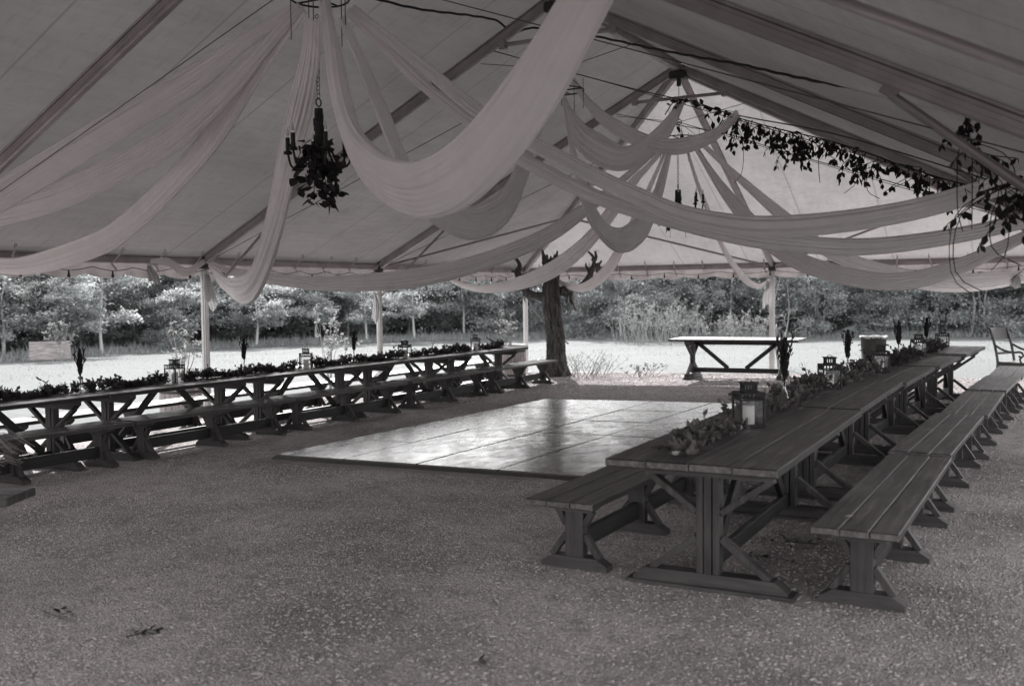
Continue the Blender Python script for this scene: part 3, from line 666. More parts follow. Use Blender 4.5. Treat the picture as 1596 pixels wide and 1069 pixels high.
# ---------------------------------------------------------------- hoops with their wires
def hoop(c, rad, pts_out, hang_from, label):
    root = empty('drape_hoop', c, 0, label, 'hoop', 'hoops the drapes hang from'); c = Vector(c)
    mb = MB(); mb.ring((0, 0, 0), rad, .008, 48, 8)
    mb.tube([(-rad, 0, 0), (rad, 0, 0)], .008, 6); mb.tube([(0, -rad, 0), (0, rad, 0)], .008, 6); mb.build('ring', M['black_iron'], root, True)
    top = Vector((0, 0, .24)); mb = MB()
    for k in range(4):
        a_ = k*math.pi/2+.4; mb.tube([(rad*math.cos(a_), rad*math.sin(a_), 0), top], .004, 5)
    mb.ring(top, .04, .006, 16, 5, (0, 1, 0)); mb.tube([top, Vector(hang_from)-c], .005, 5)
    for p in pts_out: mb.tube([top, Vector(p)-c], .0045, 5)
    mb.build('suspension_wire', M['wire'], root)
    for k in range(5):
        a_ = k*math.pi*2/5+.15; mb = MB(); x, y = rad*math.cos(a_), rad*math.sin(a_); mb.tube([(x, y, 0), (x, y, .12)], .004, 5); mb.tube([(x, y, 0), (x, y, -.22-.1*(k % 2))], .004, 5)
        mb.build('hook_wire', M['wire'], root)
    return root
pt = lambda x, y: (x, y, HE-.03)
hoop((XC+.0, Y0-.02, 3.92), .22, [pt(XL, Y0), pt(XR, Y0), (XC-1.0, Y0, ZR-.62), (XC+1, Y0, ZR-.62)], (XC, Y0, ZR-.2), 'front drape hoop under the ridge, its chandelier hanging at the upper left')
hoop((XC, Y1+.1, 3.95), .26, [pt(XL, Y1), pt(XR, Y1), (XC-1.0, Y1, ZR-.62), (XC+1, Y1, ZR-.62)], (XC, Y1, ZR-.2), 'middle drape hoop, half hidden behind the broad front drape')
hoop((XC, Y2, 3.93), .30, [pt(XL, Y2), pt(XR, Y2), (XC-1.0, Y2, ZR-.62), (XC+1, Y2, ZR-.62), (XC, Y2+1.3, ZR-.75)], (XC, Y2, ZR-.2), 'back drape hoop below the tent peak')

# ---------------------------------------------------------------- chandeliers
def chandelier(c, stem_top, length, arms, arm_r, stem_r, greens, label, seed, lift=0.0):
    rr = random.Random(seed); root = empty('chandelier', (c[0], c[1], stem_top-length), 0, label, 'chandelier', 'candle chandeliers hung from the hoops')
    mb = MB(); z0 = length
    ztop = c[2]-(stem_top-length); k = 0; z = z0+.03
    mb.ring((0, 0, z0+.045), .03, .006, 16, 6, (1, 0, 0)); z = z0+.095
    while z < ztop:
        mb.ring((0, 0, z), .016, .0032, 10, 5, (1, 0, 0) if k % 2 else (0, 1, 0)); z += .03; k += 1
    mb.build('chain', M['black_iron'], root)
    mb = MB(); mb.lathe([(0, z0), (stem_r*.9, z0), (stem_r, z0-.02), (stem_r*1.02, length*.55), (stem_r, .05), (stem_r*1.3, .03), (stem_r*.8, -.05), (0, -.08)], 14)
    for q in range(14):
        a_ = rr.uniform(0, 6.28); zz = rr.uniform(.1, length-.05); mb.box(stem_r*math.cos(a_)-.008, stem_r*math.cos(a_)+.008, stem_r*math.sin(a_)-.008, stem_r*math.sin(a_)+.008, zz-.03, zz+.03, .003)
    mb.build('stem', M['black_iron'], root)
    for q in range(arms):
        a_ = 2*math.pi*q/arms+.35; dx, dy = math.cos(a_), math.sin(a_)
        pts = [(0, 0, .02), (dx*arm_r*.3, dy*arm_r*.3, .06), (dx*arm_r*.6, dy*arm_r*.6, -.07), (dx*arm_r*.9, dy*arm_r*.9, -.08), (dx*arm_r*1.02, dy*arm_r*1.02, .02+lift)]
        mb = MB(); mb.tube(crom(pts, 16), .009, 6); mb.build('arm', M['black_iron'], root, True)
        M_ = Matrix.Translation((dx*arm_r*1.02, dy*arm_r*1.02, .02+lift)); mb = MB(); mb.lathe([(.0, -.01), (.035, .0), (.03, .02), (.016, .025), (.017, .125), (0, .125)], 10, M_); cs = mb.build('candle_sleeve', M['black_iron'], root)
        mb = MB(); mb.lathe([(.006, .125), (.013, .15), (.008, .185), (0, .21)], 8, M_); mb.build('flame_bulb', M['bulb'], cs, True)
    mb = MB()
    for q in range(greens):
        t = rr.random()
        if rr.random() < .5:
            a_ = rr.uniform(0, 6.28); r_ = arm_r*rr.uniform(.1, .75); p = Vector((r_*math.cos(a_), r_*math.sin(a_), rr.uniform(-.12, .10)))
        else:
            a_ = rr.choice((0.3, 1.7, 2.6, 4.0, 5.4))+rr.gauss(0, .25); r_ = arm_r*rr.uniform(.25, .75); p = Vector((r_*math.cos(a_), r_*math.sin(a_), -rr.uniform(.05, .36 if arms == 6 else .14)))
        d = Vector((rr.gauss(0, 1), rr.gauss(0, 1), rr.gauss(-.5, .8))); mb.leaf(p, d, Vector((rr.gauss(0, 1), rr.gauss(0, 1), rr.gauss(0, 1))), rr.uniform(.06, .13), rr.uniform(.04, .085))
    for q in range(14):
        a_ = rr.uniform(0, 6.28); r_ = arm_r*.5; mb.tube(crom([(0, 0, .0), (r_*.6*math.cos(a_), r_*.6*math.sin(a_), .03), (r_*math.cos(a_), r_*math.sin(a_), -rr.uniform(.1, .35))], 6), .0035, 4)
    mb.build('greenery', M['vine'], root)
chandelier((XC, 6.07, 3.80), at(497, 172, 7.72).z, .36, 6, .25, .034, 170, 'black chandelier wrapped in greenery below the front hoop', 5)
chandelier((XC, 14.31, 3.93), at(1057, 297, 14.95).z, .38, 8, .36, .045, 150, 'black candle chandelier on a long chain below the back hoop', 8, .16)

# ---------------------------------------------------------------- vines, cords
def vine(name, path, n_strand, leaves, llen, drop, label, cat, seed, spread=.03, curl=0):
    rr = random.Random(seed); P = crom(path, 60); mb = MB(); mb.tube(P, .006, 5)
    for q in range(n_strand):
        t = rr.random(); p = P[int(t*59)]; L = drop*rr.uniform(.35, 1.0)*(.62+.38*math.sin(t*23)); q0 = p; sw = Vector((rr.gauss(0, .12), rr.gauss(0, .12), 0)); pts = [p]
        k = max(2, int(leaves*L/drop))
        for i in range(1, k+1):
            u = i/k; pts.append(p + Vector((0, 0, -L*u)) + sw*u + Vector((rr.gauss(0, spread), rr.gauss(0, spread), 0))*.5)
        mb.tube(pts, .003, 4)
        for i in range(1, len(pts)):
            for s_ in (0, 1):
                d = Vector((rr.gauss(0, .5), rr.gauss(0, .5), -1.0)); mb.leaf(pts[i], d, Vector((rr.gauss(0, 1), rr.gauss(0, 1), .2)), llen*rr.uniform(.7, 1.2), llen*rr.uniform(.4, .6))
    for i in range(0, 60, 1):
        d = Vector((rr.gauss(0, 1), rr.gauss(0, 1), rr.gauss(-.4, .5)))
        if rr.random() < .6: mb.leaf(P[i], d, Vector((rr.gauss(0, 1), rr.gauss(0, 1), 1)), llen*rr.uniform(.6, 1.1), llen*.5)
    for q in range(curl):
        p = P[rr.randrange(60)]; a_ = rr.uniform(0, 6.28); r_ = rr.uniform(.1, .3)
        mb.tube(crom([p, p+Vector((math.cos(a_)*r_, math.sin(a_)*r_, -r_*.6)), p+Vector((math.cos(a_)*r_*1.1, math.sin(a_)*r_, -r_*1.8)), p+Vector((math.cos(a_)*r_*.4, math.sin(a_)*r_*.4, -r_*2.3))], 12), .003, 4)
    o = mb.build(name, M['vine']); return tag(o, label, cat, 'leafy garlands hung under the roof')
vine('hanging_garland', px([(1136, 180, 9.8), (1200, 198, 9.4), (1300, 222, 8.9), (1400, 256, 8.4), (1460, 276, 8.1), (1512, 290, 7.9)]), 105, 7, .072, .33, 'long dark leafy garland strung along the right slope between the peak and the right side', 'garland', 3, curl=8)
vine('hanging_garland', px([(1038, 176, 10.6), (1052, 158, 10.5), (1075, 157, 10.3), (1108, 168, 10.1), (1136, 178, 9.9)]), 6, 5, .085, .30, 'short sparse leafy garland on the wire just below the tent peak', 'garland', 4)
vine('hanging_garland', px([(1520, 152, 6.1), (1505, 190, 6.0), (1520, 235, 5.9), (1545, 265, 5.8)]), 12, 5, .065, .22, 'leafy strands dangling from the knee brace pole at the upper right', 'garland', 5, curl=4)
vine('hanging_garland', px([(1530, 300, 5.7), (1560, 290, 5.6), (1600, 280, 5.5), (1650, 270, 5.4)]), 26, 7, .068, .36, 'thick leafy cluster hanging at the right edge below the drapes', 'garland', 6, curl=5)
def cord(name, P, r, label, cat, mat='cord', n=60, wob=0, seed=1):
    rr = random.Random(seed); Q = crom(px(P), n)
    if wob: Q = [q + Vector((0, 0, wob*math.sin(i*1.9))) + Vector((rr.gauss(0, wob*.4), 0, 0)) for i, q in enumerate(Q)]
    mb = MB(); mb.tube(Q, r, 6); o = mb.build(name, M[mat], None, True); return tag(o, label, cat)
cord('power_cord', [(560, -8, 9.4), (650, 14, 10), (735, 25, 10.8), (775, 33, 11.3), (798, 50, 11.6), (840, 44, 11.5), (932, 58, 11.2), (1017, 76, 10.5), (1102, 92, 9.7), (1155, 101, 9.2), (1220, 116, 8.6), (1300, 132, 7.9), (1400, 150, 7.2), (1500, 166, 6.5), (1600, 184, 5.9), (1680, 200, 5.5)], .013, 'dark wavy power cord looped along the underside of the roof from rafter to rafter', 'cord', wob=.004, n=110)
cord('support_wire', [(762, 78, 11.7), (900, 116, 11.2), (1000, 142, 10.8), (1062, 156, 10.5), (1150, 180, 9.8), (1300, 209, 9.0), (1500, 268, 8.1), (1700, 335, 7.4)], .006, 'upper thin support wire the leafy garlands hang on', 'wire', 'wire')
cord('support_wire', [(960, 178, 12), (1060, 196, 11), (1135, 210, 10.2), (1220, 236, 9.5), (1340, 270, 8.8), (1480, 310, 8.1), (1700, 372, 7.4)], .004, 'lower thin support wire running below the long garland', 'wire', 'wire')

# ---------------------------------------------------------------- string lights along the eaves
def string_lights(p0, p1, supports, step, label):
    p0, p1 = Vector(p0), Vector(p1); L = (p1-p0).length; root = empty('string_lights', p0, 0, label, 'string lights', 'string lights along the eaves'); d = (p1-p0)/L
    hgt = lambda s_: -.05*abs(math.sin(math.pi*s_/supports))
    mb = MB(); mb.tube([d*s_+Vector((0, 0, hgt(s_))) for s_ in np.linspace(0, L, int(L/.1))], .005, 5); mb.build('wire', M['cord'], root)
    s_ = .3
    while s_ < L-.1:
        q = d*s_+Vector((0, 0, hgt(s_))); T = Matrix.Translation(q); mb = MB(); mb.lathe([(0, -.0), (.010, -.005), (.012, -.045), (.018, -.05), (.018, -.085), (0, -.085)], 8, T); sk = mb.build('socket', M['socket'], root)
        mb = MB(); mb.lathe([(.012, -.085), (.024, -.105), (.027, -.125), (.018, -.148), (0, -.155)], 10, T); mb.build('bulb', M['bulb'], sk, True); s_ += step
string_lights((XL+.07, 4.5, HE-.10), (XL+.07, Y3-.1, HE-.10), .64, .64, 'string of clear bulbs hanging along the left eave')
string_lights((XL+.1, Y3-.07, HE-.10), (XR-.1, Y3-.07, HE-.10), 1.1, 1.1/1.5, 'string of clear bulbs hanging along the back eave')

# ---------------------------------------------------------------- lanterns
def make_lantern():
    root = empty('lantern'); w_ = .078; mb = MB(); mb.box(-w_-.012, w_+.012, -w_-.012, w_+.012, 0, .014, .003); mb.build('base', M['black_iron'], root)
    for sx in (-1, 1):
        for sy in (-1, 1):
            mb = MB(); mb.box(sx*w_-.007, sx*w_+.007, sy*w_-.007, sy*w_+.007, .014, .175, .002); mb.build('corner_post', M['black_iron'], root)
    mb = MB(); q = w_-.004
    for pl in (((-q, -q), (q, -q)), ((q, -q), (q, q)), ((q, q), (-q, q)), ((-q, q), (-q, -q))):
        (x0, y0), (x1, y1) = pl; mb.add([(x0, y0, .016), (x1, y1, .016), (x1, y1, .17), (x0, y0, .17)], [(0, 1, 2, 3)])
    mb.build('glass_pane', M['glass'], root)
    mb = MB(); mb.lathe([(0, .016), (.038, .016), (.038, .132), (.034, .137), (.01, .133), (0, .133)], 18); mb.tube([(0, 0, .124), (.002, 0, .14)], .002, 4); mb.build('candle', M['candle'], root, False)
    def gallery(hw, z0, z1, ns, name):
        mb = MB(); 
        for za, zb in ((z0, z0+.010), (z1-.011, z1)):
            for s_ in (-1, 1): mb.box(-hw, hw, s_*(hw-.006)-.006, s_*(hw-.006)+.006, za, zb, .002); mb.box(s_*(hw-.006)-.006, s_*(hw-.006)+.006, -hw+.012, hw-.012, za, zb, .002)
        if name == 'gallery': mb.box(-hw+.003, hw-.003, -hw+.003, hw-.003, z1-.002, z1+.003, .001)
        for k in range(ns+1):
            x = -hw+.006+(2*hw-.012)*k/ns
            for s_ in (-1, 1):
                mb.box(x-.0032, x+.0032, s_*(hw-.006)-.004, s_*(hw-.006)+.004, z0+.009, z1-.011, .001); mb.box(s_*(hw-.006)-.004, s_*(hw-.006)+.004, x-.0032, x+.0032, z0+.009, z1-.011, .001)
        mb.build(name, M['black_iron'], root)
    gallery(w_+.008, .175, .225, 6, 'gallery'); gallery(.046, .227, .283, 4, 'cupola')
    mb = MB(); mb.box(-.054, .054, -.052, .052, .283, .290, .002); mb.build('cap', M['black_iron'], root)
    mb = MB(); mb.tube(crom([(-.02, 0, .286), (-.022, 0, .297), (0, .0, .307), (.022, 0, .297), (.02, 0, .286)], 12), .003, 5); mb.build('handle', M['black_iron'], root)
    return root
LAN = make_lantern()
TZ = .762
def tabz(x, y): return gz(x, y)+TZ
ll = [(-9.1, 8.32, .1, 'lantern on the left row in front of the left post, nearest the camera there'), (-9.1, 10.65, .6, 'second lantern on the left row, between the two left posts'), (-9.1, 13.02, .2, 'third lantern on the left row, just right of the second left post'), (-9.1, 15.21, .5, 'lantern at the far end of the left row near the old tree'),
      (-1.78, 6.46, .62, 'lantern nearest the camera on the right row, ivory candle plain to see'), (-1.79, 9.15, .5, 'second lantern from the camera on the right row, its cap tilted'), (-1.68, 11.3, .3, 'third lantern from the camera on the right row, in front of the trash can'), (-1.62, 14.1, .4, 'fourth lantern from the camera on the right row, right of the trash can'), (-1.52, 16.1, .3, 'lantern at the field end of the right row')]
GL = 'black candle lanterns standing on the tables'
for x, y, rz, lb in ll:
    o = place(LAN, x, y, tabz(x, y)-(.02 if x < -5 else 0), rz, lb, 'lantern', GL)

# ---------------------------------------------------------------- plume vases
def make_vase(seed, flowering):
    rr = random.Random(seed); root = empty('bud_vase'); mb = MB()
    mb.lathe([(0, .003), (.03, .003), (.034, .02), (.033, .07), (.022, .10), (.012, .125), (.012, .17), (.016, .178), (.013, .178), (.009, .168), (.009, .12), (.02, .095), (.03, .07), (.03, .02), (0, .01)], 16); mb.build('bottle', M['glass'], root, True)
    mb = MB(); stems = []
    for q in range(5):
        tx, ty = rr.gauss(0, .012), rr.gauss(0, .012); st = crom([(0, 0, .02), (tx*.3, ty*.3, .18), (tx*2.2, ty*2.2, .28+rr.uniform(-.03, .1))], 8); stems.append(st); mb.tube(st, .003, 4)
    mb.build('stem', M['plume'], root)
    mb = MB()
    for q in range(420):
        t = rr.random(); rad = .048*math.sin(math.pi*min(1, .12+.88*t)**.8)*(1-.35*t); a_ = rr.uniform(0, 6.28); z = .19+.23*t
        p = Vector((rad*.55*rr.random()*math.cos(a_), rad*.55*rr.random()*math.sin(a_), z)); d = Vector((math.cos(a_)*.5, math.sin(a_)*.5, 1.2+rr.random()))
        mb.leaf(p, d, Vector((rr.gauss(0, 1), rr.gauss(0, 1), 0)), rr.uniform(.025, .06), rr.uniform(.008, .016))
    for q in range(7):
        a_ = rr.uniform(0, 6.28); z = .25+.12*rr.random(); b_ = Vector((math.cos(a_)*.05, math.sin(a_)*.05, z+.1)); mb.tube([(0, 0, z-.08), b_*.9, b_], .0035, 4)
        for k in range(8): mb.leaf(b_-Vector((0, 0, .008*k)), Vector((rr.gauss(0, .4), rr.gauss(0, .4), 1)), Vector((rr.gauss(0, 1), rr.gauss(0, 1), 0)), .04, .012)
    mb.build('plume', M['plume'], root)
    return root
VS = [make_vase(k, 0) for k in (11, 12, 13)]
vl = [(-9.1, 7.03, 1.0, 'dark dried plume in a bottle on the left row, leftmost of all', 0), (-9.1, 9.46, 1.0, 'dark dried plume in a bottle on the left row, right of the left post', 1), (-9.1, 11.72, .98, 'dark dried plume in a bottle on the left row by the second left post', 2),
      (-1.80, 7.52, 1.12, 'dried plume in a clear bottle on the right row between its two nearest lanterns', 1), (-1.84, 10.3, 1.0, 'spiky dried plume on the right row just left of the trash can', 0), (-1.72, 13.0, 1.0, 'dried plume with one bent tip, just right of the trash can', 2), (-1.62, 15.0, 1.0, 'dried plume between the two farthest lanterns of the right row', 1)]
for x, y, s_, lb, k in vl:
    o = place(VS[k], x, y, tabz(x, y)-(.02 if x < -5 else 0), k*1.3+y, lb, 'dried plume', 'dried plumes in bottles along the tables', s_, s_); o.scale = (s_, s_, s_*1.06)

# ---------------------------------------------------------------- table garlands
def garland(x0, y0, x1, y1, n, wd, hgt, label, seed, flower_at=None, mat='garland'):
    rr = random.Random(seed); z0 = tabz(x0, y0)-(.02 if x0 < -5 else 0); root = empty('table_garland', (x0, y0, z0), 0, label, 'garland', 'greenery garlands running along the tables'); d = Vector((x1-x0, y1-y0, 0)); L = d.length; u = d/L; sd_ = Vector((u.y, -u.x, 0))
    mb = MB(); mb.tube(crom([u*(L*k/8)+sd_*rr.gauss(0, .02)+Vector((0, 0, .02)) for k in range(9)], 30), .006, 5)
    ph = rr.uniform(0, 6)
    for q in range(int(n/9*1.9)):
        s_ = rr.random()*L; env = .65+.35*math.sin(s_*7+ph)
        p = u*s_+sd_*rr.gauss(0, wd*.28)+Vector((0, 0, .015)); a_ = rr.uniform(0, 6.28); lean = rr.uniform(.4, 1.7); h_ = hgt*env*rr.uniform(.5, 1.15)
        h_ *= .85
        if rr.random() < .05: h_ *= 1.6
        tip = p+Vector((math.cos(a_)*h_*lean*.6, math.sin(a_)*h_*lean*.6, h_)); st = crom([p, p.lerp(tip, .5)+Vector((0, 0, h_*.15)), tip], 6); mb.tube(st, .002, 4)
        for k in range(9):
            c_ = st[min(5, 1+k//2)]; dd = (tip-p).normalized()*.6+Vector((rr.gauss(0, .8), rr.gauss(0, .8), rr.gauss(.15, .5))); mb.leaf(c_, dd, Vector((rr.gauss(0, .6), rr.gauss(0, .6), 1)), rr.uniform(.034, .068), rr.uniform(.02, .04))
    mb.build('leaves', M[mat], root)
    if flower_at:
        for fx, fy in flower_at:
            mb = MB()
            for q in range(26):
                a_ = rr.uniform(0, 6.28); e = rr.uniform(.1, 1.4); dd = Vector((math.cos(a_)*math.cos(e), math.sin(a_)*math.cos(e), math.sin(e))); p = Vector((fx-x0, fy-y0, .02)); mb.leaf(p, dd, Vector((0, 0, 1)), rr.uniform(.028, .042), .03)
            mb.build('flower', M['flower'], root)
gl = [(-9.13, 5.2, -9.1, 6.95, 900, 'garland at the camera end of the left row up to the leftmost plume'), (-9.1, 7.1, -9.1, 8.2, 620, 'garland on the left row from the leftmost plume to the first lantern'), (-9.1, 8.45, -9.1, 10.5, 1000, 'garland on the left row from the first lantern to the second'),
      (-9.1, 10.8, -9.1, 12.85, 1000, 'garland on the left row from the second lantern to the third'), (-9.1, 13.2, -9.1, 15.0, 900, 'garland on the left row from the third lantern to the fourth'), (-9.1, 15.35, -9.1, 16.2, 450, 'short garland past the last lantern of the left row')]
for i, g in enumerate(gl): garland(*g[:4], g[4], .22, .135, g[5], 20+i)
garland(-1.80, 5.03, -1.84, 6.28, 520, .20, .10, 'sparse garland with white flowers at the bare end of the nearest table', 31, [(-1.775, 5.02), (-1.80, 5.09), (-1.74, 6.1)], 'garland_pale')
gl = [(-1.82, 6.68, -1.85, 9.0, 1300, 'garland on the right row between the two nearest lanterns, the bottle plume in it'), (-1.83, 9.3, -1.75, 11.15, 1000, 'garland on the right row from the second lantern to the one by the trash can'), (-1.73, 11.5, -1.64, 13.95, 1250, 'garland on the right row from the trash can lantern to the fourth lantern'), (-1.62, 14.25, -1.56, 16.0, 900, 'garland on the right row between the two farthest lanterns')]
for i, g in enumerate(gl): garland(*g[:4], int(g[4]*(.62 if i < 1 else .8)), .24, .17 if i == 0 else .145, g[5], 40+i, None, 'garland_pale' if i < 2 else 'garland')

# ---------------------------------------------------------------- dead tree
def skin_noise(mb, amp, seed):
    rr = random.Random(seed); mb.v = [tuple(Vector(p)+Vector((rr.gauss(0, amp), rr.gauss(0, amp), rr.gauss(0, amp*.5)))) for p in mb.v]
a = N('dead_bark'); f = a.noise(a.co((9, 9, 1.3)), 3.2, 9, .7); f2 = a.noise(a.co(), 30, 4)
a.set(Base_Color=a.mix(.3, a.ramp(f, [(.36, wt(.015)), (.5, wt(.10)), (.68, wt(.34))]), a.ramp(f2, [(.3, wt(.03)), (.7, wt(.15))])), Roughness=.95); a.bump(f, 1.0, .14); M['deadbark'] = a.m
tx, ty = -9.55, 18.75; tz = gz(tx, ty)
dt = empty('dead_tree', (tx, ty, tz), 0, 'dead broken tree with jagged top and stub limbs inside the back of the tent', 'tree')
def wx(px_, py_): q = at(px_, py_, 21.0); return Vector((q.x-tx, q.y-ty, q.z-tz))
def skew(pts, dd=0):
    return [wx(*p) + Vector((-FW.x*dd, -FW.y*dd, 0)) for p in pts]
mb = MB(); n = 110; K = 64; rr = random.Random(9); rid = [rr.uniform(-1, 1) for _ in range(400)]; vs = []; fs = []
prof = [(0, .26), (.08, .23), (.25, .195), (.6, .18), (1.1, .165), (1.5, .175), (1.8, .18), (2.1, .165), (2.35, .14)]
base = wx(866, 580); base.z = 0
for i in range(n):
    z = 2.28*i/(n-1); r_ = np.interp(z, [p[0] for p in prof], [p[1] for p in prof]); cx_ = wx(866-3*min(1, z)+3.0*math.sin(z*2.6)*min(1, z), 500)
    for k in range(K):
        a_ = 2*math.pi*k/K; fl_ = 1+.10*math.sin(a_*5+z*.8)+.07*math.sin(a_*9-z*1.3)+(.35*max(0, math.sin(a_*4+1)))*max(0, 1-z/.35)+.10*rid[(k//2*7+int(z*5+k*.37)*13) % 400]+.035*rid[(k*11+int(z*11)*17) % 400]+rr.gauss(0, .01)
        zz = z + (max(0, z-2.05)/.23*(.30*abs(math.sin(a_*2.5+.6))**3) if z > 2.05 else 0)
        vs.append((cx_.x+r_*fl_*math.cos(a_), cx_.y+r_*fl_*math.sin(a_), min(zz, 2.62)))
for i in range(n-1):
    for k in range(K): k2 = (k+1) % K; fs.append((i*K+k, i*K+k2, (i+1)*K+k2, (i+1)*K+k))
fs.append(tuple((n-1)*K+k for k in range(K))); mb.add(vs, fs); mb.build('trunk', M['deadbark'], dt, True)
def limb(pts, rad, seed, nm='limb'):
    P = crom(pts, 18); mb = MB(); R_ = np.interp(np.linspace(0, 1, 18), np.linspace(0, 1, len(rad)), rad); rr = random.Random(seed)
    mb.tube(P, [r_*(1+rr.uniform(-.12, .12)) for r_ in R_], 9); skin_noise(mb, .004, seed); mb.build(nm, M['deadbark'], dt, True)
limb(skew([(862, 468), (845, 463), (826, 458), (816, 450), (818, 440)]), [.13, .10, .08, .08, .05], 1)
limb(skew([(820, 452), (812, 436), (806, 425), (810, 414), (803, 402), (794, 398)]), [.07, .09, .08, .05, .035, .012], 2)
limb(skew([(811, 425), (804, 424), (797, 422)]), [.06, .04, .015], 3)
limb(skew([(872, 455), (890, 450), (905, 446), (915, 436), (922, 422), (926, 410), (923, 398), (913, 390)]), [.12, .09, .075, .065, .06, .05, .03, .012], 4)
limb(skew([(923, 407), (929, 402), (928, 393), (931, 387)]), [.045, .035, .025, .012], 5)
limb(skew([(919, 424), (914, 416), (913, 410)]), [.04, .025, .01], 6)
limb(skew([(926, 413), (934, 411), (938, 406)]), [.04, .03, .015], 7)
limb(skew([(852, 420), (848, 402), (845, 389)]), [.09, .06, .012], 8); limb(skew([(862, 415), (866, 404), (869, 391)]), [.08, .05, .012], 9)
limb(skew([(868, 416), (873, 402), (877, 395)]), [.08, .05, .012], 10); limb(skew([(856, 415), (858, 404), (859, 399)]), [.07, .04, .01], 11)
for i, (p, L) in enumerate([((933, 412), .30), ((920, 430), .2), ((884, 452), .35), ((889, 452), .5), ((894, 452), .62), ((818, 455), .25), ((881, 452), .2)]):
    q = wx(*p); mb = MB(); rr = random.Random(i)
    for k in range(7):
        x_, y_ = rr.gauss(0, .02), rr.gauss(0, .02); mb.tube([q+Vector((x_, y_, 0)), q+Vector((x_*1.5+rr.gauss(0, .02), y_*1.5, -L*.5)), q+Vector((x_+rr.gauss(0, .03)+(.1 if L > .4 else 0), y_, -L*rr.uniform(.6, 1)))], [.012, .01, .003], 4)
    mb.build('moss', M['deadbark'] if i != 4 else M['scrap'], dt)
q0, q1 = wx(817, 456), wx(886, 536); mb = MB(); mb.tube(crom([q0, q0.lerp(q1, .3)+Vector((0, 0, -.13)), q0.lerp(q1, .65)+Vector((0, 0, -.10)), q1], 16), .016, 6); mb.build('rope', M['twig'], dt)

# ---------------------------------------------------------------- leafy plants
def plant(name, x, y, h, nst, nleaf, llen, spread, label, cat, seed, mats=('twig', 'plant_leaf'), z=None, up=1.0, r0=.012, group=None, base=.03):
    rr = random.Random(seed); z = gz(x, y) if z is None else z; root = empty(name, (x, y, z), 0, label, cat, group); st_ = MB(); lf = MB()
    for q in range(nst):
        a_ = rr.uniform(0, 6.28); sp = spread*rr.uniform(.25, 1); hh = h*rr.uniform(.6, 1.0); tip = Vector((math.cos(a_)*sp, math.sin(a_)*sp, hh)); qb = rr.uniform(0, 6.28); qr = base*math.sqrt(rr.random()); b_ = Vector((math.cos(qb)*qr, math.sin(qb)*qr, -.02)); tip = tip+Vector((b_.x, b_.y, 0))
        P = crom([b_, b_.lerp(tip, .5)+Vector((rr.gauss(0, .05*h), rr.gauss(0, .05*h), .05*h)), tip], 12); st_.tube(P, [r0*(1-.8*k/11) for k in range(12)], 5)
        for t_ in range(4):
            i0 = rr.randrange(4, 11); b2 = P[i0]; tw = b2+Vector((rr.gauss(0, 1), rr.gauss(0, 1), rr.uniform(.2, 1.2)*up)).normalized()*h*rr.uniform(.08, .22); st_.tube([b2, tw], [r0*.3, r0*.1], 4)
            for k in range(nleaf//(4*nst)):
                lf.leaf(b2.lerp(tw, rr.uniform(.2, 1.05)), Vector((rr.gauss(0, 1), rr.gauss(0, 1), rr.gauss(.2, .6))), Vector((rr.gauss(0, .7), rr.gauss(0, .7), 1)), llen*rr.uniform(.6, 1.2), llen*rr.uniform(.35, .55))
    st_.build('stems', M[mats[0]], root)
    if nleaf: lf.build('leaves', M[mats[1]], root)
    return root
def barrel(x, y, r_, h, label):
    root = empty('barrel_planter', (x, y, gz(x, y)), 0, label, 'planter'); mb = MB(); K = 20
    for k in range(K):     # staves
        a0, a1 = 2*math.pi*k/K+.01, 2*math.pi*(k+1)/K-.01; vs = []
        for t in range(5):
            rr_ = r_*(.88+.12*math.sin(math.pi*(t/4*.8+.1))); z = h*t/4
            for q, a_ in ((rr_, a0), (rr_, a1), (rr_-.03, a1), (rr_-.03, a0)): vs.append((q*math.cos(a_), q*math.sin(a_), z))
        fs = [(0, 3, 2, 1), (16, 17, 18, 19)]
        for t in range(4):
            for e in range(4): e2 = (e+1) % 4; fs.append((t*4+e, t*4+e2, t*4+4+e2, t*4+4+e))
        mb.add(vs, fs)
    mb.build('staves', M['barrel'], root)
    for z in (.12*h, .85*h):
        mb = MB(); q = r_*(.88+.12*math.sin(math.pi*(z/h*.8+.1)))+.002; mb.lathe([(q, z-.02), (q+.004, z-.02), (q+.004, z+.02), (q, z+.02)], 30); mb.build('hoop_band', M['bracket'], root)
    mb = MB(); mb.lathe([(0, h*.93), (r_*.9, h*.93)], 20); mb.build('soil', M['soil'], root)
bx, by = -11.45, 10.6
barrel(bx, by, .33, .46, 'wooden barrel planter outside the left post with a young leafy shrub growing in it')
plant('planted_shrub', bx, by, 1.15, 7, 340, .055, .32, 'young leafy shrub growing from the barrel planter by the left post', 'shrub', 3, z=gz(bx, by)+.42)
barrel(-10.05, 18.2, .34, .68, 'tall wooden barrel planter at the far end of the left row, cloth on its rim')
q = MB(); rr = random.Random(2)
vs = []; fs = []; K = 40
for i in range(7):
    for k in range(K):
        a_ = 2*math.pi*k/K; hang = (.05+.26*max(0, math.sin(a_*1.0-1.1))**2+.03*math.sin(a_*6)); r_ = [.25, .34, .365, .37, .375, .38, .385][i]; zz = [.70, .71, .70, None, None, None, None][i]
        if zz is None: zz = .70-hang*(i-2)/4
        vs.append(((r_+.012*math.sin(a_*11))*math.cos(a_), (r_+.012*math.sin(a_*11))*math.sin(a_), zz))
for i in range(6):
    for k in range(K): k2 = (k+1) % K; fs.append((i*K+k, i*K+k2, (i+1)*K+k2, (i+1)*K+k))
q.add(vs, fs); o = q.build('planter_cloth', M['scrap'], None, True, (-10.05, 18.2, gz(-10, 18.2))); tag(o, 'pale cloth draped over the rim of the tall barrel planter', 'cloth')
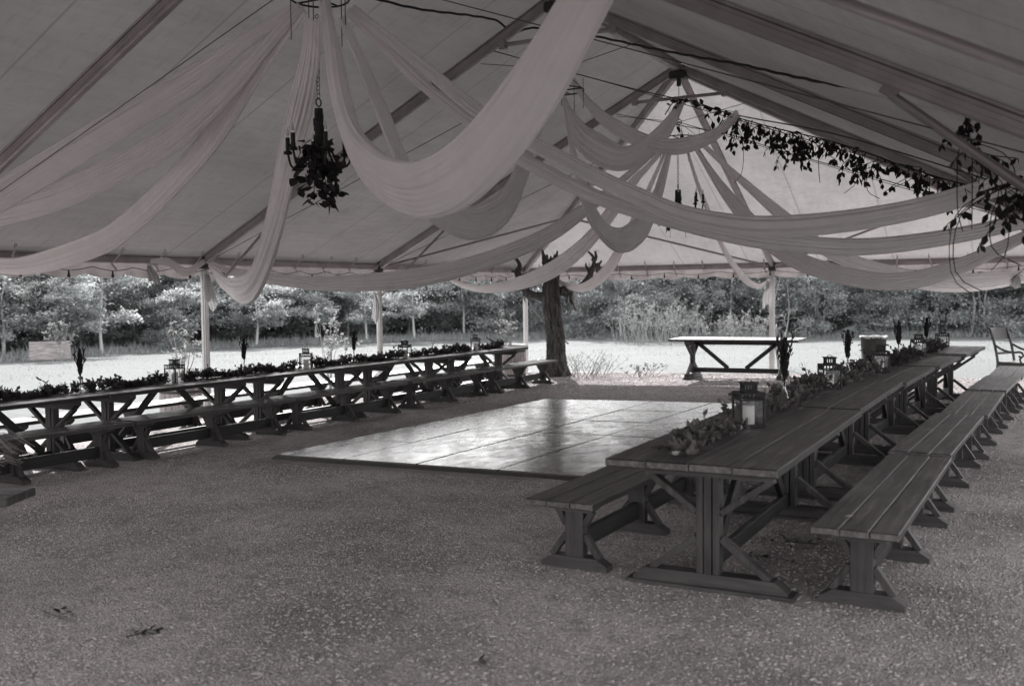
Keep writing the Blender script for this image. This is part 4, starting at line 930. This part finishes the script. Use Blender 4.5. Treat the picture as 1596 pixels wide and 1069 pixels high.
plant('planted_shrub', -10.05, 18.2, .95, 7, 420, .06, .30, 'leafy shrub growing from the tall barrel planter in front of the corner post', 'shrub', 4, z=gz(-10, 18.2)+.62)
plant('young_shrub', -12.3, 15.1, 1.7, 8, 700, .07, .42, 'young leafy shrub outside the second left post', 'shrub', 5)
plant('wild_shrub', -8.55, 18.7, .58, 40, 520, .03, .6, 'bare twiggy shrub at the foot of the dead tree', 'shrub', 6, ('bark', 'vine_pale'), r0=.006, base=.5)
plant('wild_shrub', -7.4, 19.0, .3, 16, 420, .04, .45, 'low scrubby tuft on the gravel edge between dead tree and back table', 'shrub', 7, ('bark', 'vine_pale'), r0=.005, base=.3)
plant('bare_sapling', -5.3, 21.6, 3.0, 4, 60, .05, .45, 'tall bare pale sapling just behind the middle back post', 'sapling', 8, r0=.022)

# ---------------------------------------------------------------- potted fern on a dark bench corner, near left
pb = empty('plant_stand', (-4.86, 3.30, -.04), R(28), 'dark low wooden plant stand cut off at the left edge near the camera', 'plant stand')
mb = MB()
for k in range(3): mb.box(-.72, .06, -.15+k*.105, -.15+k*.105+.10, .62, .665, .006)
mb.build('top', M['wood_x'], pb)
for sx in (-1, 1):
    for sy in (-1, 1):
        mb = MB(); mb.box(sx*.17-.47-.03, sx*.17-.47+.03, sy*.10-.03, sy*.10+.03, -.06, .62); mb.build('leg', M['wood_leg'], pb)
def fern(x, y, z, label):
    root = empty('potted_fern', (x, y, z), 0, label, 'fern'); rr = random.Random(12)
    mb = MB(); mb.lathe([(0, 0), (.07, 0), (.085, .02), (.10, .12), (.108, .125), (.108, .14), (.095, .14), (.09, .12), (0, .12)], 22); mb.build('pot', M['plastic'], root, True)
    mb = MB()
    for q in range(44):
        a_ = rr.uniform(0, 6.28); L = rr.uniform(.16, .33); e = rr.uniform(.2, 1.2); P = crom([(0, 0, .12), (math.cos(a_)*L*.45, math.sin(a_)*L*.45, .12+L*.55*e), (math.cos(a_)*L, math.sin(a_)*L, .10+L*.35*e)], 14); mb.tube(P, .002, 4)
        for i in range(2, 14):
            t = (P[min(13, i+1)]-P[i-1]).normalized(); sd_ = t.cross(Vector((0, 0, 1)))
            if sd_.length < .01: continue
            sd_.normalize()
            for s_ in (-1, 1): mb.leaf(P[i], sd_*s_+t*.4, Vector((0, 0, 1)), .034*(1.2-i/14), .012)
    mb.build('fronds', M['plant_fern'], root)
M['plant_fern'] = leafmat('fern_leaf', .08, .5, .35, WARM, False)
fern(-5.10, 3.25, .627, 'potted fern with arching pale fronds on the plant stand at the left edge')

# ---------------------------------------------------------------- trash can, armchair, board
tc = empty('trash_can', (-3.1, 20.0, gz(-3.1, 20)), 0, 'round dark trash can with a pale liner rim, beyond the right table row', 'trash can')
mb = MB(); mb.lathe([(0, 0), (.20, 0), (.205, .02), (.215, .30), (.222, .31), (.222, .33), (.218, .34), (.235, .70), (.245, .71), (.245, .74), (.225, .74), (.21, .1), (0, .1)], 28); mb.build('bin', M['plastic'], tc, True)
mb = MB(); vs = []; fs = []; K = 48; rr = random.Random(3)
for i, (r_, z) in enumerate([(.20, .735), (.235, .760), (.250, .758), (.252, .745), (.249, .735)]):
    for k in range(K):
        a_ = 2*math.pi*k/K; w_ = .007*math.sin(a_*9)+.004*math.sin(a_*17); vs.append(((r_+w_)*math.cos(a_), (r_+w_)*math.sin(a_), z-(.02*abs(math.sin(a_*2.5)) if i == 4 else 0)+.006*math.sin(a_*5)))
for i in range(4):
    for k in range(K): k2 = (k+1) % K; fs.append((i*K+k, i*K+k2, (i+1)*K+k2, (i+1)*K+k))
mb.add(vs, fs); mb.build('liner', M['liner'], tc, True)
for s_ in (-1, 1):
    mb = MB(); mb.tube(crom([(s_*.235, -.05, .60), (s_*.275, -.05, .58), (s_*.275, .05, .58), (s_*.235, .05, .60)], 10), .01, 6); mb.build('handle', M['plastic'], tc)

ac = empty('armchair', (-.55, 18.15, gz(-.5, 18.2)), R(62), 'dark wooden armchair with curved arms on the grass beyond the right benches', 'armchair')
def bar(P, r_, nm, rad2=None):
    mb = MB(); Q = crom(P, 14); mb.tube(Q, r_, 8); return mb.build(nm, M['chairwood'], ac, True)
mb = MB(); mb.box(-.25, .25, -.26, .24, .415, .45, .012); mb.box(-.24, .24, -.25, .23, .37, .416, .006); mb.build('seat', M['chairwood'], ac)
for s_ in (-1, 1):
    bar([(s_*.24, .32, 0.0), (s_*.24, .25, .25), (s_*.24, .23, .45), (s_*.24, .30, .78), (s_*.24, .38, .98)], .022, 'rear_leg')
    bar([(s_*.24, -.28, .0), (s_*.24, -.25, .2), (s_*.24, -.23, .42)], .024, 'front_leg')
    bar([(s_*.25, .28, .72), (s_*.27, .12, .64), (s_*.28, -.05, .61), (s_*.27, -.17, .62), (s_*.27, -.22, .57), (s_*.26, -.17, .53), (s_*.26, -.14, .55)], .018, 'arm')
    bar([(s_*.26, -.18, .54), (s_*.25, -.15, .50), (s_*.245, -.17, .44)], .016, 'arm_support')
mb = MB(); vs = []; fs = []
for i in range(9):
    x = -.25+.5*i/8; bow = .05*(1-(2*i/8-1)**2)
    for yy, zz in ((.335+bow, .80), (.385+bow, .99), (.365+bow, .995), (.315+bow, .805)): vs.append((x, yy, zz))
for i in range(8):
    for k in range(4): k2 = (k+1) % 4; fs.append((i*4+k, i*4+4+k, i*4+4+k2, i*4+k2))
fs += [(0, 1, 2, 3), (35, 34, 33, 32)]; mb.add(vs, fs); mb.build('backrest', M['chairwood'], ac)
mb = MB(); mb.box(-.23, .23, .255, .275, .56, .60, .006); mb.build('back_rail', M['chairwood'], ac)

sb = empty('slanted_board', (-28.6, 21.0, gz(-28.6, 21)), R(54), 'big weathered board tilted on legs out on the grass near the left woods', 'board')
mb = MB()
for k in range(6):
    t0, t1 = k/6, (k+.97)/6; mb.beam((-.85, -.28+.28*(t0+t1), .05+.36*(t0+t1)), (.85, -.28+.28*(t0+t1), .05+.36*(t0+t1)), .03, .145, (0, -.79, .61), .005)
mb.build('planks', M['board'], sb)
for s_ in (-1, 1):
    mb = MB(); mb.beam((s_*.75, .26, .72), (s_*.85, .52, .0), .06, .035); mb.build('leg', M['board'], sb)
sb.scale = (.72, .72, .8)
plant('young_shrub', -27.9, 20.9, 1.5, 7, 500, .10, .45, 'pale young shrub growing in front of the slanted board', 'shrub', 15)

# ---------------------------------------------------------------- debris on the ground
def debris(p, n, r_, label, seed, mat, cat='leaf litter'):
    rr = random.Random(seed); q = at(*p[:2], 1.0); d = q-Vector((0, 0, CAM_H)); t = -CAM_H/d.z; c_ = Vector((0, 0, CAM_H))+d*t; z = gz(c_.x, c_.y); mb = MB()
    for k in range(n):
        mb.leaf(Vector((rr.gauss(0, r_), rr.gauss(0, r_*.5), .006+rr.random()*.012)), Vector((rr.gauss(0, 1), rr.gauss(0, 1), rr.gauss(.05, .25))), Vector((rr.gauss(0, .3), rr.gauss(0, .3), 1)), rr.uniform(.02, .05), rr.uniform(.012, .026))
    for k in range(2): mb.tube([(rr.gauss(0, r_*.8), rr.gauss(0, r_*.5), .005), (rr.gauss(0, r_), rr.gauss(0, r_*.6), .008)], .002, 4)
    o = mb.build('leaf_litter', M[mat], None, False, (c_.x, c_.y, z)); tag(o, label, cat)
debris((213, 990), 12, .035, 'dark dead leaf lying alone on the gravel at the lower left', 1, 'vine'); debris((243, 985), 5, .02, 'smaller dead leaf beside the dark one at the lower left', 8, 'vine')
debris((1190, 872), 40, .10, 'scattered pale petals and leaves under the nearest table', 2, 'garland')
debris((100, 955), 8, .06, 'thin scatter of dark twigs on the gravel left of the dead leaf', 3, 'vine'); debris((752, 1033), 3, .015, 'single dark leaf near the bottom edge of the gravel', 4, 'vine')
debris((1240, 845), 26, .13, 'dry leaves drifted beneath the nearest table stretcher', 5, 'garland')
mb = MB(); mb.leaf(Vector((0, 0, .0)), Vector((1, .3, .1)), Vector((0, 0, 1)), .05, .03); p = Vector((-.98, 5.42, .452)); o = mb.build('fallen_leaf', M['flower'], None, False, p); tag(o, 'small pale leaf lying on the seat of the nearest right bench', 'leaf')

# ---------------------------------------------------------------- woods beyond the field
def tree_mesh(seed, h, cb, cr, nleaf, ls, multi=1, nl=16):
    rg = np.random.default_rng(seed); rr = random.Random(seed); mb = MB(); cent = []
    for q in range(multi):
        bx_, by_ = (0, 0) if multi == 1 else (rr.gauss(0, .25), rr.gauss(0, .25)); hh = h*rr.uniform(.8, 1)
        P = crom([(bx_, by_, -.15), (bx_+rr.gauss(0, .08), by_+rr.gauss(0, .08), hh*.35), (bx_*2+rr.gauss(0, .2), by_*2+rr.gauss(0, .2), hh*.7), (bx_*3+rr.gauss(0, .3), by_*3+rr.gauss(0, .3), hh)], 20)
        r0 = .010*h+.02; mb.tube(P, [r0*(1.25 if i == 0 else 1)*(1-.85*i/19) for i in range(20)], 7)
        for k in range(nl//multi):
            t = cb+(1-cb)*((k+rr.random())/(nl//multi))*.97; b_ = P[min(19, int(t*19))]; a_ = rr.uniform(0, 6.28); L = cr*(1.05-.55*abs(t-.45)*1.3)*rr.uniform(.6, 1.15)
            d = Vector((math.cos(a_), math.sin(a_), rr.uniform(-.05, .55))); tip = b_+d*L; md = b_.lerp(tip, .55)+Vector((0, 0, L*.12)); Q = crom([b_, md, tip], 9); mb.tube(Q, [r0*.34*(1-.8*i/8) for i in range(9)], 5)
            for i in range(2, 9): cent.append((Q[i], .10*L+.16))
            for s_ in range(3):
                i = rr.randrange(3, 9); e = Q[i]+Vector((rr.gauss(0, 1), rr.gauss(0, 1), rr.gauss(.15, .5))).normalized()*L*rr.uniform(.25, .5); mb.tube([Q[i], e], [r0*.14, r0*.04], 4); cent.append((e, .2)); cent.append((Q[i].lerp(e, .6), .18))
    C_ = np.array([c[0] for c in cent]); S_ = np.array([c[1] for c in cent]); wgt = rg.gamma(1.2, 1, len(cent)); wgt /= wgt.sum(); idx = rg.choice(len(cent), nleaf, p=wgt)
    p = C_[idx]+rg.normal(0, 1, (nleaf, 3))*S_[idx][:, None]*np.array([1, 1, .6]); p[:, 2] = np.maximum(p[:, 2], .08)
    d = rg.normal(0, 1, (nleaf, 3)); d[:, 2] -= .3; d /= np.linalg.norm(d, axis=1)[:, None]; nn = rg.normal(0, .8, (nleaf, 3))+np.array([0, 0, .8]); sd_ = np.cross(d, nn); sd_ /= np.linalg.norm(sd_, axis=1)[:, None]
    L = ls*rg.uniform(.6, 1.35, nleaf)[:, None]; W = L*.55
    V = np.stack([p, p+d*L*.5+sd_*W*.5, p+d*L, p+d*L*.5-sd_*W*.5], 1).reshape(-1, 3); F = np.arange(nleaf*4).reshape(-1, 4)
    clump = rg.random(len(cent))[idx]; return mb, V, F, np.clip(.72*clump+.28*rg.random(nleaf), 0, 1)
def make_tree(seed, h, cb, cr, nleaf, ls, mat, multi=1, nl=16, barkm='bark'):
    root = empty('tree'); mb, V, F, vc = tree_mesh(seed, h, cb, cr, nleaf, ls, multi, nl); mb.build('trunk', M[barkm], root, True); np_mesh('crown', V, F, M[mat], root, vc); return root
T_HI = [make_tree(s_, 7.2, .27, 2.5, 9500, .17, 'tree_leaf', 1, 15, 'pale_trunk') for s_ in (101, 102, 103)]
T_LO = [make_tree(s_, 5.6, .05, 1.9, 15000, .14, 'tree_leaf', 3, 26) for s_ in (201, 202, 203)]
T_MID = [make_tree(s_, 6.4, .08, 2.2, 15000, .14, 'tree_leaf_shaded', 2, 26) for s_ in (401, 402)]
T_DK = [make_tree(s_, 9.5, .04, 2.6, 16000, .16, 'tree_leaf_shaded', 2, 30) for s_ in (301, 302)]
rr = random.Random(77)
def treeline(azd):      # distance of the woods' edge by bearing (degrees left of +Y)
    return float(np.interp(azd, [-12, 0, 15, 30, 42, 50, 58, 66], [47, 47, 48, 50, 46, 41, 36, 34]))
def put(protos, az, dist, s_, label, group):
    k = rr.randrange(len(protos)); x, y = -math.sin(R(az))*dist, math.cos(R(az))*dist; o = place(protos[k], x, y, gz(x, y), rr.uniform(0, 6.28), label, 'tree', group); q = float(np.interp(az, [0, 22, 42], [.75, .75, .52])); o.scale = (s_*(.5+.5*q), s_*(.5+.5*q), s_*q*rr.uniform(.9, 1.1))
az = -9.0; i = 0
while az < 64:
    d = treeline(az); wide = rr.random()
    hi_p = .85 if (az > 30) else .3
    if rr.random() < hi_p: put(T_HI, az, d+rr.uniform(-.5, 1.5), rr.uniform(.8, 1.1), 'slim pale-trunked tree with a light airy crown at the edge of the woods', 'slim trees along the edge of the woods')
    else: put(T_LO, az, d+rr.uniform(-.6, 1.4), rr.uniform(.75, 1.15), 'bushy light tree leafy down to the grass at the edge of the woods', 'bushy trees along the edge of the woods')
    az += rr.uniform(1.9, 3.3) if az > 30 else rr.uniform(1.5, 2.6)
az = -11.0
while az < 66:
    d = treeline(az)
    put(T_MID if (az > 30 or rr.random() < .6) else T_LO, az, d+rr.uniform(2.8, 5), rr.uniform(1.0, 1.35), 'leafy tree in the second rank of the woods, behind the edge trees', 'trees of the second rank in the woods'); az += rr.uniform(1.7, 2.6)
az = -12.0
while az < 67:
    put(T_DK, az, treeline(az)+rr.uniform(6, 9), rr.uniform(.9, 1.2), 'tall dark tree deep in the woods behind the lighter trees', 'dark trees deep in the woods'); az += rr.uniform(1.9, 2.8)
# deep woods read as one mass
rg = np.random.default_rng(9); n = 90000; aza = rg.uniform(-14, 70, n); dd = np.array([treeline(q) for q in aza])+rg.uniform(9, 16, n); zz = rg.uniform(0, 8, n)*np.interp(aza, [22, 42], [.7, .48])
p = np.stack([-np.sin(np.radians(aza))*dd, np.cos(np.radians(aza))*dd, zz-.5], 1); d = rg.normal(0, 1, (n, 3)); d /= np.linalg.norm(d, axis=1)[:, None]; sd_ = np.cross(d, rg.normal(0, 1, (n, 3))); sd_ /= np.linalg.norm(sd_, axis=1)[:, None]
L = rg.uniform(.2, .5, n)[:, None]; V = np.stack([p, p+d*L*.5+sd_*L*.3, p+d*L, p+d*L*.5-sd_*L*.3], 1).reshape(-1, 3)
o = np_mesh('deep_woods', V, np.arange(n*4).reshape(-1, 4), M['tree_leaf_shaded'], None, rg.random(n)*.5); tag(o, kind='stuff')
# tall grass fringe and undergrowth at the woods' edge, scattered tufts on the field
n = 60000; aza = rg.uniform(-12, 66, n); tl_ = np.array([treeline(q) for q in aza]); dd = tl_ - np.abs(rg.normal(0, 1.0, n)) + 1.2; x, y = -np.sin(np.radians(aza))*dd, np.cos(np.radians(aza))*dd
z = np.array([gz(p_, q_) for p_, q_ in zip(x, y)]); h = rg.gamma(4, .035, n)*(.5+.9*np.clip(1-(tl_-dd)/2, 0, 1)); ang = rg.uniform(0, 6.28, n); wv = np.stack([np.cos(ang), np.sin(ang), 0*ang], 1)*.02; ln = rg.normal(0, .3, (n, 3))*h[:, None]; ln[:, 2] = h
b = np.stack([x, y, z-.03], 1); V = np.stack([b-wv, b+wv, b+ln*.6+wv*.6, b+ln], 1).reshape(-1, 3)
o = np_mesh('tall_grass', V, np.arange(n*4).reshape(-1, 4), M['grass_blade'], None, rg.random(n)); tag(o, kind='stuff')
n = 34000; aza = rg.uniform(-8, 62, n); dd = 19+rg.random(n)**.7*22; x, y = -np.sin(np.radians(aza))*dd, np.cos(np.radians(aza))*dd; keep = (y > 20.4) | (x < -12.2); x, y = x[keep], y[keep]; n = len(x)
z = np.array([gz(p_, q_) for p_, q_ in zip(x, y)]); h = rg.gamma(3, .012, n)*(.5+.8*(np.sin(x*1.1)*np.sin(y*.9+1) > .2)); ang = rg.uniform(0, 6.28, n); wv = np.stack([np.cos(ang), np.sin(ang), 0*ang], 1)*.008; ln = rg.normal(0, .4, (n, 3))*h[:, None]; ln[:, 2] = h
b = np.stack([x, y, z-.02], 1); V = np.stack([b-wv, b+wv, b+ln*.6+wv*.6, b+ln], 1).reshape(-1, 3)
o = np_mesh('short_grass', V, np.arange(n*4).reshape(-1, 4), M['short_grass'], None, rg.random(n)); tag(o, kind='stuff')
# pale brushy thickets out on the field
plant('brush_thicket', -14.3, 38.5, 2.0, 110, 2600, .08, .9, 'pale wispy thicket at the wood edge left of the lone back table', 'thicket', 21, r0=.012, base=1.8)
plant('brush_thicket', -11.4, 40.0, 1.3, 80, 2000, .08, .8, 'lower wispy thicket right behind the lone back table', 'thicket', 22, r0=.011, base=1.6)
